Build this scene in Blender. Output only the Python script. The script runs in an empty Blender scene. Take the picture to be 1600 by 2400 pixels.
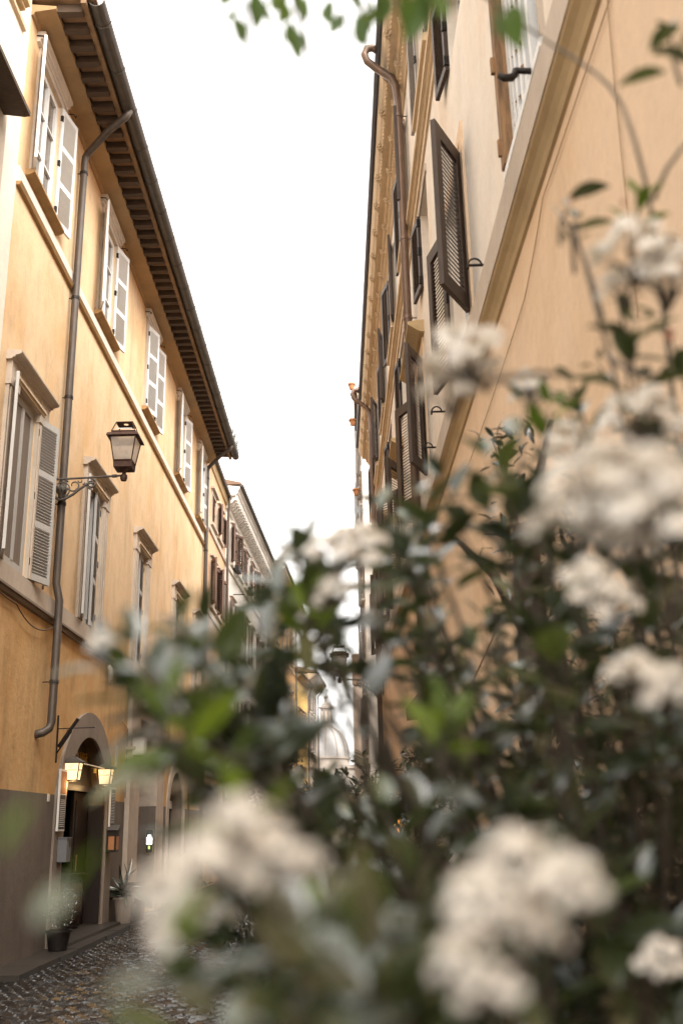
import bpy, math, random
from mathutils import Matrix, Vector
random.seed(11)
S = bpy.context.scene
COL = S.collection
PI = math.pi

# ------------------------------------------------------------------ camera
cam_d = bpy.data.cameras.new("camera")
cam = bpy.data.objects.new("camera", cam_d)
COL.objects.link(cam)
cr, cu, cf = (0.9997645, 0.0065366, -0.0206936), (0.0217015, -0.3011342, 0.9533348), (0.0, 0.9535594, 0.3012051)
cam.matrix_world = Matrix(((cr[0], cu[0], -cf[0], 0.0), (cr[1], cu[1], -cf[1], 0.0), (cr[2], cu[2], -cf[2], 1.6), (0, 0, 0, 1)))
cam_d.sensor_fit = 'VERTICAL'
cam_d.sensor_height = 36.0
cam_d.sensor_width = 24.0
cam_d.lens = 35.0
cam_d.clip_start = 0.05
cam_d.clip_end = 2000
cam_d.dof.use_dof = True
cam_d.dof.focus_distance = 15.0
cam_d.dof.aperture_fstop = 2.1
cam_d.dof.aperture_blades = 0
S.camera = cam

# ------------------------------------------------------------------ sky, sun, exposure
w = bpy.data.worlds.new("World")
S.world = w
w.use_nodes = True
nt = w.node_tree
bg = nt.nodes["Background"]
sky = nt.nodes.new("ShaderNodeTexSky")
sky.sky_type = 'NISHITA'
sky.sun_disc = False
sky.sun_elevation = math.radians(44)
sky.sun_rotation = math.radians(142)
sky.air_density = 1.0
sky.dust_density = 6.0
sky.ozone_density = 0.6
hsv = nt.nodes.new("ShaderNodeHueSaturation")
hsv.inputs['Saturation'].default_value = 0.12
mixc = nt.nodes.new("ShaderNodeMix")
mixc.data_type = 'RGBA'
mixc.inputs[0].default_value = 0.72
mixc.inputs[7].default_value = (9.6, 9.3, 8.9, 1)      # the even white of the overcast
nt.links.new(sky.outputs[0], hsv.inputs['Color'])
nt.links.new(hsv.outputs[0], mixc.inputs[6])
nt.links.new(mixc.outputs[2], bg.inputs['Color'])
bg.inputs['Strength'].default_value = 0.07
sun_d = bpy.data.lights.new("sun", 'SUN')
sun_d.energy = 1.5
sun_d.angle = math.radians(70)
sun_d.color = (1.0, 0.955, 0.88)
sun = bpy.data.objects.new("sun", sun_d)
COL.objects.link(sun)
sun.rotation_euler = (math.radians(46), 0, math.radians(38))
S.view_settings.view_transform = 'Standard'
S.view_settings.look = 'None'
S.view_settings.exposure = 2.3
S.view_settings.gamma = 1.0
S.view_settings.use_curve_mapping = False
S.cycles.use_denoising = True
S.cycles.max_bounces = 8
S.cycles.diffuse_bounces = 4
S.cycles.glossy_bounces = 3
S.cycles.transmission_bounces = 6
S.cycles.transparent_max_bounces = 8
S.cycles.sample_clamp_indirect = 6.0
S.cycles.caustics_reflective = False
S.cycles.caustics_refractive = False

# ------------------------------------------------------------------ materials
M = {}
def _m(name):
    m = bpy.data.materials.new(name); m.use_nodes = True
    t = m.node_tree
    return m, t, t.nodes["Principled BSDF"], t.nodes["Material Output"]
def _noise(t, scale, vec=None, detail=4.0, stretch=None, rough=0.6):
    n = t.nodes.new("ShaderNodeTexNoise"); n.inputs['Scale'].default_value = scale
    n.inputs['Detail'].default_value = detail; n.inputs['Roughness'].default_value = rough
    if vec is not None:
        if stretch:
            mp = t.nodes.new("ShaderNodeMapping"); mp.inputs['Scale'].default_value = stretch
            t.links.new(vec, mp.inputs['Vector']); vec = mp.outputs[0]
        t.links.new(vec, n.inputs['Vector'])
    return n.outputs['Fac']
def _ramp(t, fac, stops):
    r = t.nodes.new("ShaderNodeValToRGB")
    el = r.color_ramp.elements
    while len(el) < len(stops): el.new(0.5)
    for e, (p, c) in zip(el, stops):
        e.position = p; e.color = (c[0], c[1], c[2], 1) if not isinstance(c, (int, float)) else (c, c, c, 1)
    t.links.new(fac, r.inputs['Fac'])
    return r.outputs['Color']
def _mul(t, a, b, fac=1.0, mode='MULTIPLY'):
    m = t.nodes.new("ShaderNodeMix"); m.data_type = 'RGBA'; m.blend_type = mode
    m.inputs[0].default_value = fac
    t.links.new(a, m.inputs[6]); t.links.new(b, m.inputs[7])
    return m.outputs[2]
def _bump(t, p, fac, strength=0.2, dist=0.02):
    b = t.nodes.new("ShaderNodeBump"); b.inputs['Strength'].default_value = strength; b.inputs['Distance'].default_value = dist
    t.links.new(fac, b.inputs['Height']); t.links.new(b.outputs[0], p.inputs['Normal'])
def sc(c, k): return tuple(min(1, x * k) for x in c)
def plaster(name, c, var=0.16, streak=0.2, rough=0.9, alt=None, bump=0.25, bloom=0.5):
    """lime-washed wall: cloudy blotches, vertical rain streaks, fine grain"""
    m, t, p, o = _m(name)
    pos = t.nodes.new("ShaderNodeNewGeometry").outputs['Position']
    alt = alt or sc(c, 1 - var)
    a = _ramp(t, _noise(t, 0.7, pos, 8, (1, 1, .8), 0.62), [(0.32, alt), (0.52, c), (0.8, sc(c, 1 + var * 0.6))])
    s = _ramp(t, _noise(t, 1.3, pos, 5, (1, 1, 0.14), 0.6), [(0.28, 1 - streak), (0.46, 1.0)])
    q = _ramp(t, _noise(t, 2.6, pos, 8, (1, 1, .55), 0.72), [(0.3, 1 - streak * .8), (0.5, 1.0), (0.75, 1.06)])
    f = _ramp(t, _noise(t, 14, pos, 7, None, 0.75), [(0.25, 0.9), (0.5, 1.0), (0.8, 1.04)])
    col = _mul(t, _mul(t, _mul(t, a, s), q), f)
    t.links.new(col, p.inputs['Base Color'])
    p.inputs['Roughness'].default_value = rough
    p.inputs['Specular IOR Level'].default_value = 0.2
    _bump(t, p, _noise(t, 7, pos, 9, None, 0.72), bump, 0.03)
    M[name] = m; return m
def simple(name, c, rough=0.6, var=0.15, scale=6, metal=0.0, spec=0.4, stretch=None, bump=0.0, alt=None):
    m, t, p, o = _m(name)
    co = t.nodes.new("ShaderNodeTexCoord").outputs['Object']
    pos = t.nodes.new("ShaderNodeNewGeometry").outputs['Position']
    f = _noise(t, scale, pos, 6, stretch, 0.65)
    t.links.new(_ramp(t, f, [(0.3, alt or sc(c, 1 - var)), (0.6, c), (0.8, sc(c, 1 + var))]), p.inputs['Base Color'])
    p.inputs['Roughness'].default_value = rough
    p.inputs['Metallic'].default_value = metal
    p.inputs['Specular IOR Level'].default_value = spec
    if bump: _bump(t, p, _noise(t, scale * 6, pos, 4, stretch), bump, 0.006)
    M[name] = m; return m
def emissive(name, c, k, base=(0.8, 0.7, 0.5)):
    m, t, p, o = _m(name)
    p.inputs['Base Color'].default_value = (*base, 1)
    p.inputs['Emission Color'].default_value = (*c, 1); p.inputs['Emission Strength'].default_value = k
    M[name] = m; return m
def glass_dark(name, c=(0.03, 0.03, 0.035), rough=0.08):
    m, t, p, o = _m(name)
    pos = t.nodes.new("ShaderNodeNewGeometry").outputs['Position']
    t.links.new(_ramp(t, _noise(t, 1.5, pos, 3), [(0.3, sc(c, 0.6)), (0.7, sc(c, 1.6))]), p.inputs['Base Color'])
    p.inputs['Roughness'].default_value = rough; p.inputs['Specular IOR Level'].default_value = 0.6
    M[name] = m; return m
def leafmat(name, dark, mid, light, rough=0.32, trans=0.22, spec=0.5, coat=0.0):
    m, t, p, o = _m(name)
    g = t.nodes.new("ShaderNodeNewGeometry")
    oi = t.nodes.new("ShaderNodeObjectInfo")
    ad = t.nodes.new("ShaderNodeMath"); ad.operation = 'ADD'
    fr = t.nodes.new("ShaderNodeMath"); fr.operation = 'FRACT'
    t.links.new(g.outputs['Random Per Island'], ad.inputs[0]); t.links.new(oi.outputs['Random'], ad.inputs[1]); t.links.new(ad.outputs[0], fr.inputs[0])
    col = _ramp(t, fr.outputs[0], [(0.0, dark), (0.6, mid), (1.0, light)])
    col = _mul(t, col, _ramp(t, _noise(t, 60, g.outputs['Position'], 3), [(0.3, 0.8), (0.7, 1.1)]))
    t.links.new(col, p.inputs['Base Color'])
    p.inputs['Roughness'].default_value = rough; p.inputs['Specular IOR Level'].default_value = spec
    p.inputs['Coat Weight'].default_value = coat; p.inputs['Coat Roughness'].default_value = 0.15; p.inputs['Coat IOR'].default_value = 1.85
    tr = t.nodes.new("ShaderNodeBsdfTranslucent")
    lit = t.nodes.new("ShaderNodeMix"); lit.data_type = 'RGBA'; lit.blend_type = 'MULTIPLY'; lit.inputs[0].default_value = 1
    t.links.new(col, lit.inputs[6]); lit.inputs[7].default_value = (2.2, 2.4, 0.9, 1)
    t.links.new(lit.outputs[2], tr.inputs['Color'])
    mx = t.nodes.new("ShaderNodeMixShader"); mx.inputs[0].default_value = trans
    t.links.new(p.outputs[0], mx.inputs[1]); t.links.new(tr.outputs[0], mx.inputs[2]); t.links.new(mx.outputs[0], o.inputs['Surface'])
    M[name] = m; return m

plaster('orange_plaster', (0.69, 0.49, 0.30), 0.18, 0.24, alt=(0.63, 0.40, 0.205))
plaster('ochre_low_shaded', (0.63, 0.395, 0.185), 0.2, 0.3, alt=(0.53, 0.29, 0.105), bump=0.4)  # lower wall: its own deeper ochre plus street-level shading mixed into the colour
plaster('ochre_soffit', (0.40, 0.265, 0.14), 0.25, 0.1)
plaster('cream_plaster', (0.74, 0.655, 0.55), 0.08, 0.1)
plaster('peach_glare', (0.77, 0.695, 0.61), 0.08, 0.1, alt=(0.75, 0.62, 0.49))  # peach wall above the band course, paled by glare put into the colour
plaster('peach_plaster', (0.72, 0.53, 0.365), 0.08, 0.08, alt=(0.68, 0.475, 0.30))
plaster('grey_dado', (0.185, 0.148, 0.12), 0.2, 0.2, bump=0.35)
plaster('end_plaster', (0.40, 0.315, 0.25), 0.1, 0.1)
plaster('pink_plaster', (0.66, 0.41, 0.25), 0.15, 0.15)
plaster('white_plaster', (0.73, 0.675, 0.61), 0.07, 0.1)
plaster('yellow_plaster', (0.64, 0.42, 0.14), 0.15, 0.2)
plaster('amber_plaster', (0.52, 0.30, 0.13), 0.15, 0.2)
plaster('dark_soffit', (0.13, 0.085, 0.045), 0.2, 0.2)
plaster('stone', (0.52, 0.43, 0.345), 0.18, 0.16, bump=0.3)
plaster('pale_stone', (0.66, 0.585, 0.505), 0.12, 0.12)
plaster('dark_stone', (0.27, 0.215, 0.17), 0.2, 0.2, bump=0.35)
plaster('warm_stone', (0.60, 0.455, 0.30), 0.14, 0.12)
plaster('tan_stone', (0.5, 0.36, 0.2), 0.16, 0.12)
simple('mould_brown', (0.36, 0.21, 0.085), 0.8, 0.25, 5)
simple('rafter_wood', (0.085, 0.054, 0.034), 0.8, 0.35, 7, stretch=(1, 6, 6))
simple('eave_board', (0.25, 0.155, 0.085), 0.85, 0.35, 5)
simple('eave_tile', (0.24, 0.14, 0.075), 0.85, 0.3, 4)
simple('old_tile', (0.22, 0.135, 0.09), 0.9, 0.25, 4)
simple('terracotta', (0.42, 0.19, 0.085), 0.85, 0.25, 4)
simple('gutter_metal', (0.085, 0.073, 0.062), 0.55, 0.3, 6, 0.3)
simple('blue_gutter', (0.05, 0.047, 0.06), 0.5, 0.3, 6, 0.3)
simple('pipe_metal', (0.10, 0.078, 0.062), 0.5, 0.35, 5, 0.3, stretch=(3, 3, .6))
simple('copper_pipe', (0.19, 0.125, 0.092), 0.38, 0.3, 5, 0.5, stretch=(3, 3, .6))
simple('white_paint', (0.72, 0.705, 0.68), 0.5, 0.08, 9)
simple('grey_paint', (0.44, 0.415, 0.385), 0.55, 0.12, 12, stretch=(3, 3, .5))
simple('wire_tan', (0.34, 0.22, 0.13), 0.8, 0.15)
simple('brown_shutter', (0.062, 0.040, 0.029), 0.55, 0.3, 8, stretch=(3, 3, .5), bump=0.2)
simple('red_shutter', (0.14, 0.078, 0.055), 0.6, 0.25, 8, stretch=(3, 3, .5))
simple('grey_slat', (0.16, 0.115, 0.085), 0.6, 0.2, 10)
simple('rust_wood', (0.30, 0.165, 0.075), 0.8, 0.5, 6, stretch=(3, 3, .4), alt=(0.06, 0.035, 0.02))
simple('grey_shutter', (0.33, 0.30, 0.275), 0.6, 0.2, 8)
simple('iron', (0.035, 0.027, 0.023), 0.55, 0.35, 14, 0.6)
simple('rust_iron', (0.085, 0.043, 0.03), 0.65, 0.4, 18, 0.4, bump=0.3)
simple('cast_iron', (0.115, 0.098, 0.083), 0.6, 0.45, 30, 0.4, bump=0.5)
simple('dark_wood', (0.022, 0.013, 0.009), 0.45, 0.4, 5, stretch=(4, 4, .4))
simple('barrel_wood', (0.045, 0.014, 0.008), 0.4, 0.4, 6, stretch=(4, 4, .4))
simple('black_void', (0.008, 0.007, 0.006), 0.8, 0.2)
simple('gold_paint', (0.75, 0.42, 0.07), 0.35, 0.15, 12, 0.3)
simple('tympanum_board', (0.05, 0.037, 0.026), 0.55, 0.2)
simple('plastic_white', (0.72, 0.68, 0.62), 0.45, 0.06)
simple('plastic_grey', (0.16, 0.155, 0.155), 0.45, 0.1)
simple('menu_paper', (0.62, 0.58, 0.53), 0.5, 0.1)
simple('ink', (0.03, 0.027, 0.025), 0.6, 0.1)
simple('brown_ink', (0.10, 0.045, 0.02), 0.5, 0.1)
simple('brass', (0.55, 0.40, 0.16), 0.3, 0.2, 10, 0.8)
simple('flag_fabric', (0.14, 0.07, 0.05), 0.8, 0.2)
simple('green_plastic', (0.03, 0.06, 0.045), 0.35, 0.2, 6, 0.0, 0.5)
simple('clay', (0.48, 0.205, 0.085), 0.85, 0.2, 12)
simple('bark', (0.085, 0.06, 0.042), 0.9, 0.45, 22, stretch=(3, 3, .6), bump=0.8)
simple('twig', (0.13, 0.105, 0.08), 0.7, 0.35, 30)
simple('green_twig', (0.055, 0.042, 0.028), 0.7, 0.35, 30)
simple('cable', (0.12, 0.08, 0.05), 0.7, 0.2)
simple('soil', (0.03, 0.02, 0.013), 0.95, 0.3)
simple('far_stone', (0.27, 0.23, 0.195), 0.9, 0.1, 1)
simple('lead_roof', (0.24, 0.225, 0.215), 0.6, 0.12, 1)
simple('wet_street', (0.014, 0.012, 0.010), 0.3, 0.3, 2, 0.0, 0.5)
simple('cobble', (0.017, 0.014, 0.012), 0.2, 0.5, 7, 0.0, 0.45, bump=0.4)
simple('kerb_stone', (0.045, 0.037, 0.03), 0.4, 0.25, 4)
glass_dark('pane_dark')
glass_dark('pane_grey', (0.13, 0.105, 0.085), 0.15)
simple('curtain', (0.19, 0.145, 0.11), 0.9, 0.25, 4, stretch=(1, 9, .3))
emissive('lamp_glow', (1.0, 0.66, 0.32), 2.6, (0.9, 0.8, 0.6))
emissive('bulb_glow', (1.0, 0.55, 0.12), 14.0)
emissive('panel_glow', (0.9, 0.95, 1.0), 1.4)
emissive('key_glow', (0.6, 0.9, 0.15), 0.5)
m, t, p, o = _m('frosted_glass')
pos = t.nodes.new("ShaderNodeTexCoord").outputs['Object']
sx = t.nodes.new("ShaderNodeSeparateXYZ"); t.links.new(pos, sx.inputs[0])
dirt = _ramp(t, _noise(t, 16, pos, 6, None, 0.7), [(0.34, (0.13, 0.10, 0.07)), (0.5, (0.62, 0.56, 0.48))])
t.links.new(dirt, p.inputs['Base Color'])
p.inputs['Roughness'].default_value = 0.35
trn = t.nodes.new("ShaderNodeBsdfTranslucent"); trn.inputs['Color'].default_value = (1.0, 0.95, 0.9, 1)
trp = t.nodes.new("ShaderNodeBsdfTransparent")
m1 = t.nodes.new("ShaderNodeMixShader"); m1.inputs[0].default_value = 0.3
m2 = t.nodes.new("ShaderNodeMixShader"); m2.inputs[0].default_value = 0.78
t.links.new(trn.outputs[0], m1.inputs[1]); t.links.new(trp.outputs[0], m1.inputs[2])
t.links.new(p.outputs[0], m2.inputs[1]); t.links.new(m1.outputs[0], m2.inputs[2]); t.links.new(m2.outputs[0], o.inputs['Surface'])
M['frosted_glass'] = m
leafmat('fresh_leaf', (0.045, 0.08, 0.014), (0.065, 0.11, 0.02), (0.09, 0.14, 0.03), 0.5, 0.3, 0.2)
leafmat('viburnum_leaf', (0.015, 0.021, 0.008), (0.03, 0.041, 0.014), (0.06, 0.078, 0.022), 0.34, 0.2, 0.6, 0.85)
leafmat('young_leaf', (0.055, 0.085, 0.018), (0.085, 0.12, 0.022), (0.12, 0.16, 0.03), 0.5, 0.3, 0.2)
leafmat('laurel_leaf', (0.012, 0.017, 0.009), (0.024, 0.032, 0.015), (0.045, 0.06, 0.022), 0.26, 0.12, 0.9, 0.6)
leafmat('ivy_leaf', (0.015, 0.02, 0.01), (0.028, 0.036, 0.016), (0.05, 0.06, 0.02), 0.4, 0.15)
leafmat('petal', (0.72, 0.65, 0.56), (0.80, 0.755, 0.69), (0.82, 0.79, 0.745), 0.7, 0.35, 0.2)
for n in M['petal'].node_tree.nodes:
    if n.type == 'MIX' and not n.inputs[7].is_linked: n.inputs[7].default_value = (1.1, 1.08, 1.0, 1)
simple('bud', (0.50, 0.33, 0.25), 0.7, 0.2, 30)
simple('bud_red', (0.30, 0.085, 0.04), 0.6, 0.2, 30)

# ------------------------------------------------------------------ mesh builder
class MB:
    def __init__(self): self.v = []; self.f = []; self.mi = []; self.k = 0
    def mat(self, k): self.k = k; return self
    def add(self, vs, fs):
        b = len(self.v); self.v += [tuple(x) for x in vs]
        self.f += [tuple(i + b for i in q) for q in fs]; self.mi += [self.k] * len(fs); return self
    def box(self, x0, x1, y0, y1, z0, z1, mtx=None):
        if x0 > x1: x0, x1 = x1, x0
        if y0 > y1: y0, y1 = y1, y0
        vs = [(x, y, z) for z in (z0, z1) for y in (y0, y1) for x in (x0, x1)]
        if mtx is not None: vs = [mtx @ Vector(q) for q in vs]
        return self.add(vs, [(0, 2, 3, 1), (4, 5, 7, 6), (0, 1, 5, 4), (2, 6, 7, 3), (0, 4, 6, 2), (1, 3, 7, 5)])
    def quad(self, a, b, c, d): return self.add([a, b, c, d], [(0, 1, 2, 3)])
    def tube(self, pts, r, n=8, cap=True):
        pts = [Vector(q) for q in pts]; rs = r if isinstance(r, (list, tuple)) else [r] * len(pts)
        vs = []; prev = None
        for i, q in enumerate(pts):
            a = pts[max(0, i - 1)]; b = pts[min(len(pts) - 1, i + 1)]
            d = (b - a).normalized()
            if prev is None:
                u = d.cross(Vector((0, 0, 1)))
                if u.length < 0.05: u = d.cross(Vector((1, 0, 0)))
            else: u = prev - d * prev.dot(d)
            u.normalize(); prev = u; vv = d.cross(u)
            vs += [q + (u * math.cos(2 * PI * k / n) + vv * math.sin(2 * PI * k / n)) * rs[i] for k in range(n)]
        fs = [(i * n + k, i * n + (k + 1) % n, (i + 1) * n + (k + 1) % n, (i + 1) * n + k) for i in range(len(pts) - 1) for k in range(n)]
        if cap: fs += [tuple(reversed(range(n))), tuple(range((len(pts) - 1) * n, len(pts) * n))]
        return self.add(vs, fs)
    def lathe(self, prof, n=16, c=(0, 0, 0)):
        vs = [(c[0] + r * math.cos(2 * PI * k / n), c[1] + r * math.sin(2 * PI * k / n), c[2] + z) for r, z in prof for k in range(n)]
        fs = [(i * n + k, i * n + (k + 1) % n, (i + 1) * n + (k + 1) % n, (i + 1) * n + k) for i in range(len(prof) - 1) for k in range(n)]
        return self.add(vs, fs)
    def prism(self, poly, axis, a, b):
        """extrude a 2-D outline along axis 0/1/2 from a to b; the outline holds the two other coordinates in order"""
        def mk(q, t):
            l = list(q); l.insert(axis, t); return tuple(l)
        n = len(poly)
        vs = [mk(q, a) for q in poly] + [mk(q, b) for q in poly]
        fs = [(i, (i + 1) % n, (i + 1) % n + n, i + n) for i in range(n)] + [tuple(reversed(range(n))), tuple(range(n, 2 * n))]
        return self.add(vs, fs)
    def mesh(self, name, mats, smooth=False):
        me = bpy.data.meshes.new(name); me.from_pydata(self.v, [], self.f)
        for q in (mats if isinstance(mats, (list, tuple)) else [mats]): me.materials.append(M[q])
        me.polygons.foreach_set('material_index', self.mi)
        if smooth: me.polygons.foreach_set('use_smooth', [True] * len(self.f))
        me.update(); 
        import bmesh
        bm = bmesh.new(); bm.from_mesh(me); bmesh.ops.recalc_face_normals(bm, faces=bm.faces); bm.to_mesh(me); bm.free()
        return me
    def build(self, name, mats, parent=None, smooth=False, **kw):
        return put(name, self.mesh(name, mats, smooth), parent, **kw)
def put(name, me, parent=None, loc=(0, 0, 0), rz=0.0, label=None, cat=None, group=None, kind=None, mtx=None):
    o = bpy.data.objects.new(name, me); COL.objects.link(o)
    if parent: o.parent = parent
    if mtx is not None: o.matrix_local = mtx
    else: o.location = loc; o.rotation_euler = (0, 0, rz)
    tag(o, label, cat, group, kind); return o
def tag(o, label=None, cat=None, group=None, kind=None):
    for k, x in (('label', label), ('category', cat), ('group', group), ('kind', kind)):
        if x: o[k] = x
    return o
def thing(name, label, cat, loc=(0, 0, 0), rz=0.0, group=None): return put(name, None, None, loc, rz, label, cat, group)
KIDS = {}
def copy_tree(o, loc=None, rz=None, label=None, parent=None, s=None):
    c = o.copy(); COL.objects.link(c)
    if parent: c.parent = parent
    if loc is not None: c.location = loc
    if rz is not None: c.rotation_euler = (0, 0, rz)
    if s is not None: c.scale = (s, s, s)
    if label: c['label'] = label
    for ch in list(o.children): copy_tree(ch, parent=c)
    return c
def text_mesh(txt, size, mat_name, ext=0.002, font_shear=0.0):
    cu = bpy.data.curves.new('lettering', 'FONT'); cu.body = txt; cu.size = size; cu.extrude = ext; cu.align_x = 'CENTER'; cu.shear = font_shear
    ob = bpy.data.objects.new('lettering', cu); COL.objects.link(ob)
    me = bpy.data.meshes.new_from_object(ob.evaluated_get(bpy.context.evaluated_depsgraph_get()))
    COL.objects.unlink(ob); bpy.data.objects.remove(ob)
    me.materials.clear(); me.materials.append(M[mat_name]); return me

# ------------------------------------------------------------------ facades: o = out from the wall, s = along the street
class Facade:
    def __init__(self, name, label, x, y, rz, sg, cat='building', group=None):
        self.sg = sg; self.root = thing(name, label, cat, (x, y, 0), rz, group)
    def bx(self, mb, o0, o1, s0, s1, z0, z1): return mb.box(self.sg * o0, self.sg * o1, s0, s1, z0, z1)
    def P(self, o, s, z): return (self.sg * o, s, z)
    def tube(self, mb, pts, r, n=8): return mb.tube([self.P(*q) for q in pts], r, n)
    def prof(self, mb, outline, s0, s1):
        """outline of (o, z) swept along the street"""
        return mb.prism([(self.sg * o, z) for o, z in outline], 1, s0, s1) if False else mb.add(
            [(self.sg * o, s0, z) for o, z in outline] + [(self.sg * o, s1, z) for o, z in outline],
            [(i, (i + 1) % len(outline), (i + 1) % len(outline) + len(outline), i + len(outline)) for i in range(len(outline))]
            + [tuple(range(len(outline))), tuple(range(len(outline), 2 * len(outline)))])
    def part(self, mb, name, mats, parent=None, **kw): return mb.build(name, mats, parent or self.root, **kw)
    def wall(self, s0, s1, z0, z1, holes, mats, depth=0.3, split=None):
        """front sheet with openings and their reveals; holes = (s0, s1, z0, z1); split = z below which material 1 is used"""
        ss = sorted({s0, s1, *[h[0] for h in holes], *[h[1] for h in holes]})
        zs = sorted({z0, z1, *([split] if split else []), *[h[2] for h in holes], *[h[3] for h in holes]})
        mb = MB()
        for a, b in zip(ss, ss[1:]):
            for c, d in zip(zs, zs[1:]):
                if any(h[0] <= a and b <= h[1] and h[2] <= c and d <= h[3] for h in holes): continue
                mb.mat(1 if split and d <= split else 0)
                mb.quad(self.P(0, a, c), self.P(0, b, c), self.P(0, b, d), self.P(0, a, d))
        mb.mat(0)
        for a, b, c, d in holes:
            mb.quad(self.P(0, a, c), self.P(-depth, a, c), self.P(-depth, a, d), self.P(0, a, d))
            mb.quad(self.P(0, b, c), self.P(-depth, b, c), self.P(-depth, b, d), self.P(0, b, d))
            mb.quad(self.P(0, a, d), self.P(-depth, a, d), self.P(-depth, b, d), self.P(0, b, d))
            mb.quad(self.P(0, a, c), self.P(-depth, a, c), self.P(-depth, b, c), self.P(0, b, c))
        mb.add([self.P(-0.9, s0, z0), self.P(-8, s0, z0), self.P(-8, s0, z1), self.P(0, s0, z1), self.P(0, s0, z0)], [(0, 1, 2, 3, 4)])
        mb.add([self.P(-0.9, s1, z0), self.P(-8, s1, z0), self.P(-8, s1, z1), self.P(0, s1, z1), self.P(0, s1, z0)], [(0, 1, 2, 3, 4)])
        mb.quad(self.P(0, s0, z1), self.P(-8, s0, z1), self.P(-8, s1, z1), self.P(0, s1, z1))
        mb.quad(self.P(-8, s0, z0), self.P(-8, s1, z0), self.P(-8, s1, z1), self.P(-8, s0, z1))
        return self.part(mb, 'wall', mats)
    def leaf(self, kind, o, s, z, do, ds, parent=None, label=None):
        """hang a shutter leaf by its hinge: (do, ds) is where it points"""
        return hang_leaf(kind, parent or self.root, (self.sg * o, s, z), math.atan2(ds, self.sg * do), label)

LEAVES = {}
def make_leaf_kind(key, w, h, panels, frame, slat, pitch, single, thick=0.038, stile=0.06, rail=0.09, tilt=-40, sd=.042):
    mb = MB()
    mb.box(0, stile, -thick / 2, thick / 2, 0, h); mb.box(w - stile, w, -thick / 2, thick / 2, 0, h)
    ph = (h - rail * (panels + 1)) / panels
    for i in range(panels + 1): mb.box(stile, w - stile, -thick / 2 + .001, thick / 2 - .001, i * (ph + rail), i * (ph + rail) + rail)
    fr = mb.mesh('shutter', frame)
    zs = []
    for i in range(panels):
        z0 = i * (ph + rail) + rail; n = max(2, int(ph / pitch))
        zs += [z0 + (k + .5) * ph / n for k in range(n)]
    rot = Matrix.Rotation(math.radians(tilt), 4, 'X')
    one = MB().box(stile - .004, w - stile + .004, -sd / 2, sd / 2, -.0032, .0032, rot).mesh('slat', slat)
    alls = MB()
    for z in zs: alls.box(stile - .004, w - stile + .004, -sd / 2, sd / 2, -.0032, .0032, Matrix.Translation((0, 0, z)) @ rot)
    hg = MB()
    for z in (h * .1, h * .5, h * .9): hg.box(-.012, .02, -thick / 2 - .012, thick / 2 + .012, z - .05, z + .05)
    LEAVES[key] = (fr, one, zs, alls.mesh('slat', slat), hg.mesh('hinge', 'iron'), single)
def hang_leaf(key, parent, loc, rz, label=None):
    fr, one, zs, alls, hg, single = LEAVES[key]
    o = put('shutter', fr, parent, loc, rz, label)
    if single:
        for z in zs: put('slat', one, o, (0, 0, z))
    else: put('slat', alls, o, kind='stuff')
    put('hinge', hg, o, kind='stuff')
    return o
def arch_pts(c, hw, z0, rise, n=14):
    return [(c - hw * math.cos(PI * k / n), z0 + rise * math.sin(PI * k / n)) for k in range(n + 1)]
# ------------------------------------------------------------------ street
st = put('street', MB().quad((-80, -20, 0), (80, -20, 0), (80, 320, 0), (-80, 320, 0)).mesh('street', 'wet_street'), kind='structure')
mb = MB()
rnd = random.Random(5)
y = 3.0; row = 0
while y < 46:
    p = .125 if y < 26 else .2
    x = -4.2 + (row % 2) * p * .5
    while x < 1.0:
        a, b = p * .45 + rnd.uniform(-.006, .004), p * .45 + rnd.uniform(-.006, .004)
        h = .012 + rnd.uniform(0, .014); tx, ty = rnd.uniform(-.006, .006), rnd.uniform(-.006, .006)
        cx, cy = x + p * .5, y + p * .5
        q = [(cx - a, cy - b, .002), (cx + a, cy - b, .002), (cx + a, cy + b, .002), (cx - a, cy + b, .002)]
        t2 = [(cx + i * a * .72, cy + j * b * .72, h + i * tx + j * ty) for i, j in ((-1, -1), (1, -1), (1, 1), (-1, 1))]
        mb.add(q + t2, [(0, 1, 5, 4), (1, 2, 6, 5), (2, 3, 7, 6), (3, 0, 4, 7), (4, 5, 6, 7)])
        x += p
    y += p; row += 1
mb.build('cobblestone', 'cobble', st, kind='stuff')
mb = MB()
for i in range(10):
    mb.box(-4.19, -3.72 + rnd.uniform(-.01, .01), 12.2 + i * .84, 12.2 + i * .84 + .832, .0, .085 + rnd.uniform(-.004, .004))
mb.build('kerb', 'kerb_stone', kind='structure')

# ------------------------------------------------------------------ shutter kinds
make_leaf_kind('white', .50, 2.02, 3, 'white_paint', 'white_paint', .036, True)
make_leaf_kind('grey', .515, 2.30, 3, 'grey_paint', 'grey_paint', .042, True, tilt=-30)
make_leaf_kind('brown', .53, 1.52, 1, 'brown_shutter', 'brown_shutter', .042, True, .042, .1, .13, -48, .032)
make_leaf_kind('brown_far', .53, 1.52, 1, 'brown_shutter', 'brown_shutter', .045, False, .042, .1, .13, -46, .034)
make_leaf_kind('attic', .5, 1.55, 1, 'brown_shutter', 'brown_shutter', .05, False, .04, .07, .09)
make_leaf_kind('attic_grey', .5, 1.45, 1, 'grey_shutter', 'grey_shutter', .05, False, .04, .06, .09)
make_leaf_kind('mezzanine', .42, 1.0, 1, 'brown_shutter', 'brown_shutter', .05, False, .04, .06, .08)
make_leaf_kind('row', .5, 1.5, 1, 'red_shutter', 'brown_shutter', .07, False, .05, .07, .09)
make_leaf_kind('row_grey', .5, 1.5, 1, 'grey_shutter', 'grey_shutter', .07, False, .05, .07, .09)

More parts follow.
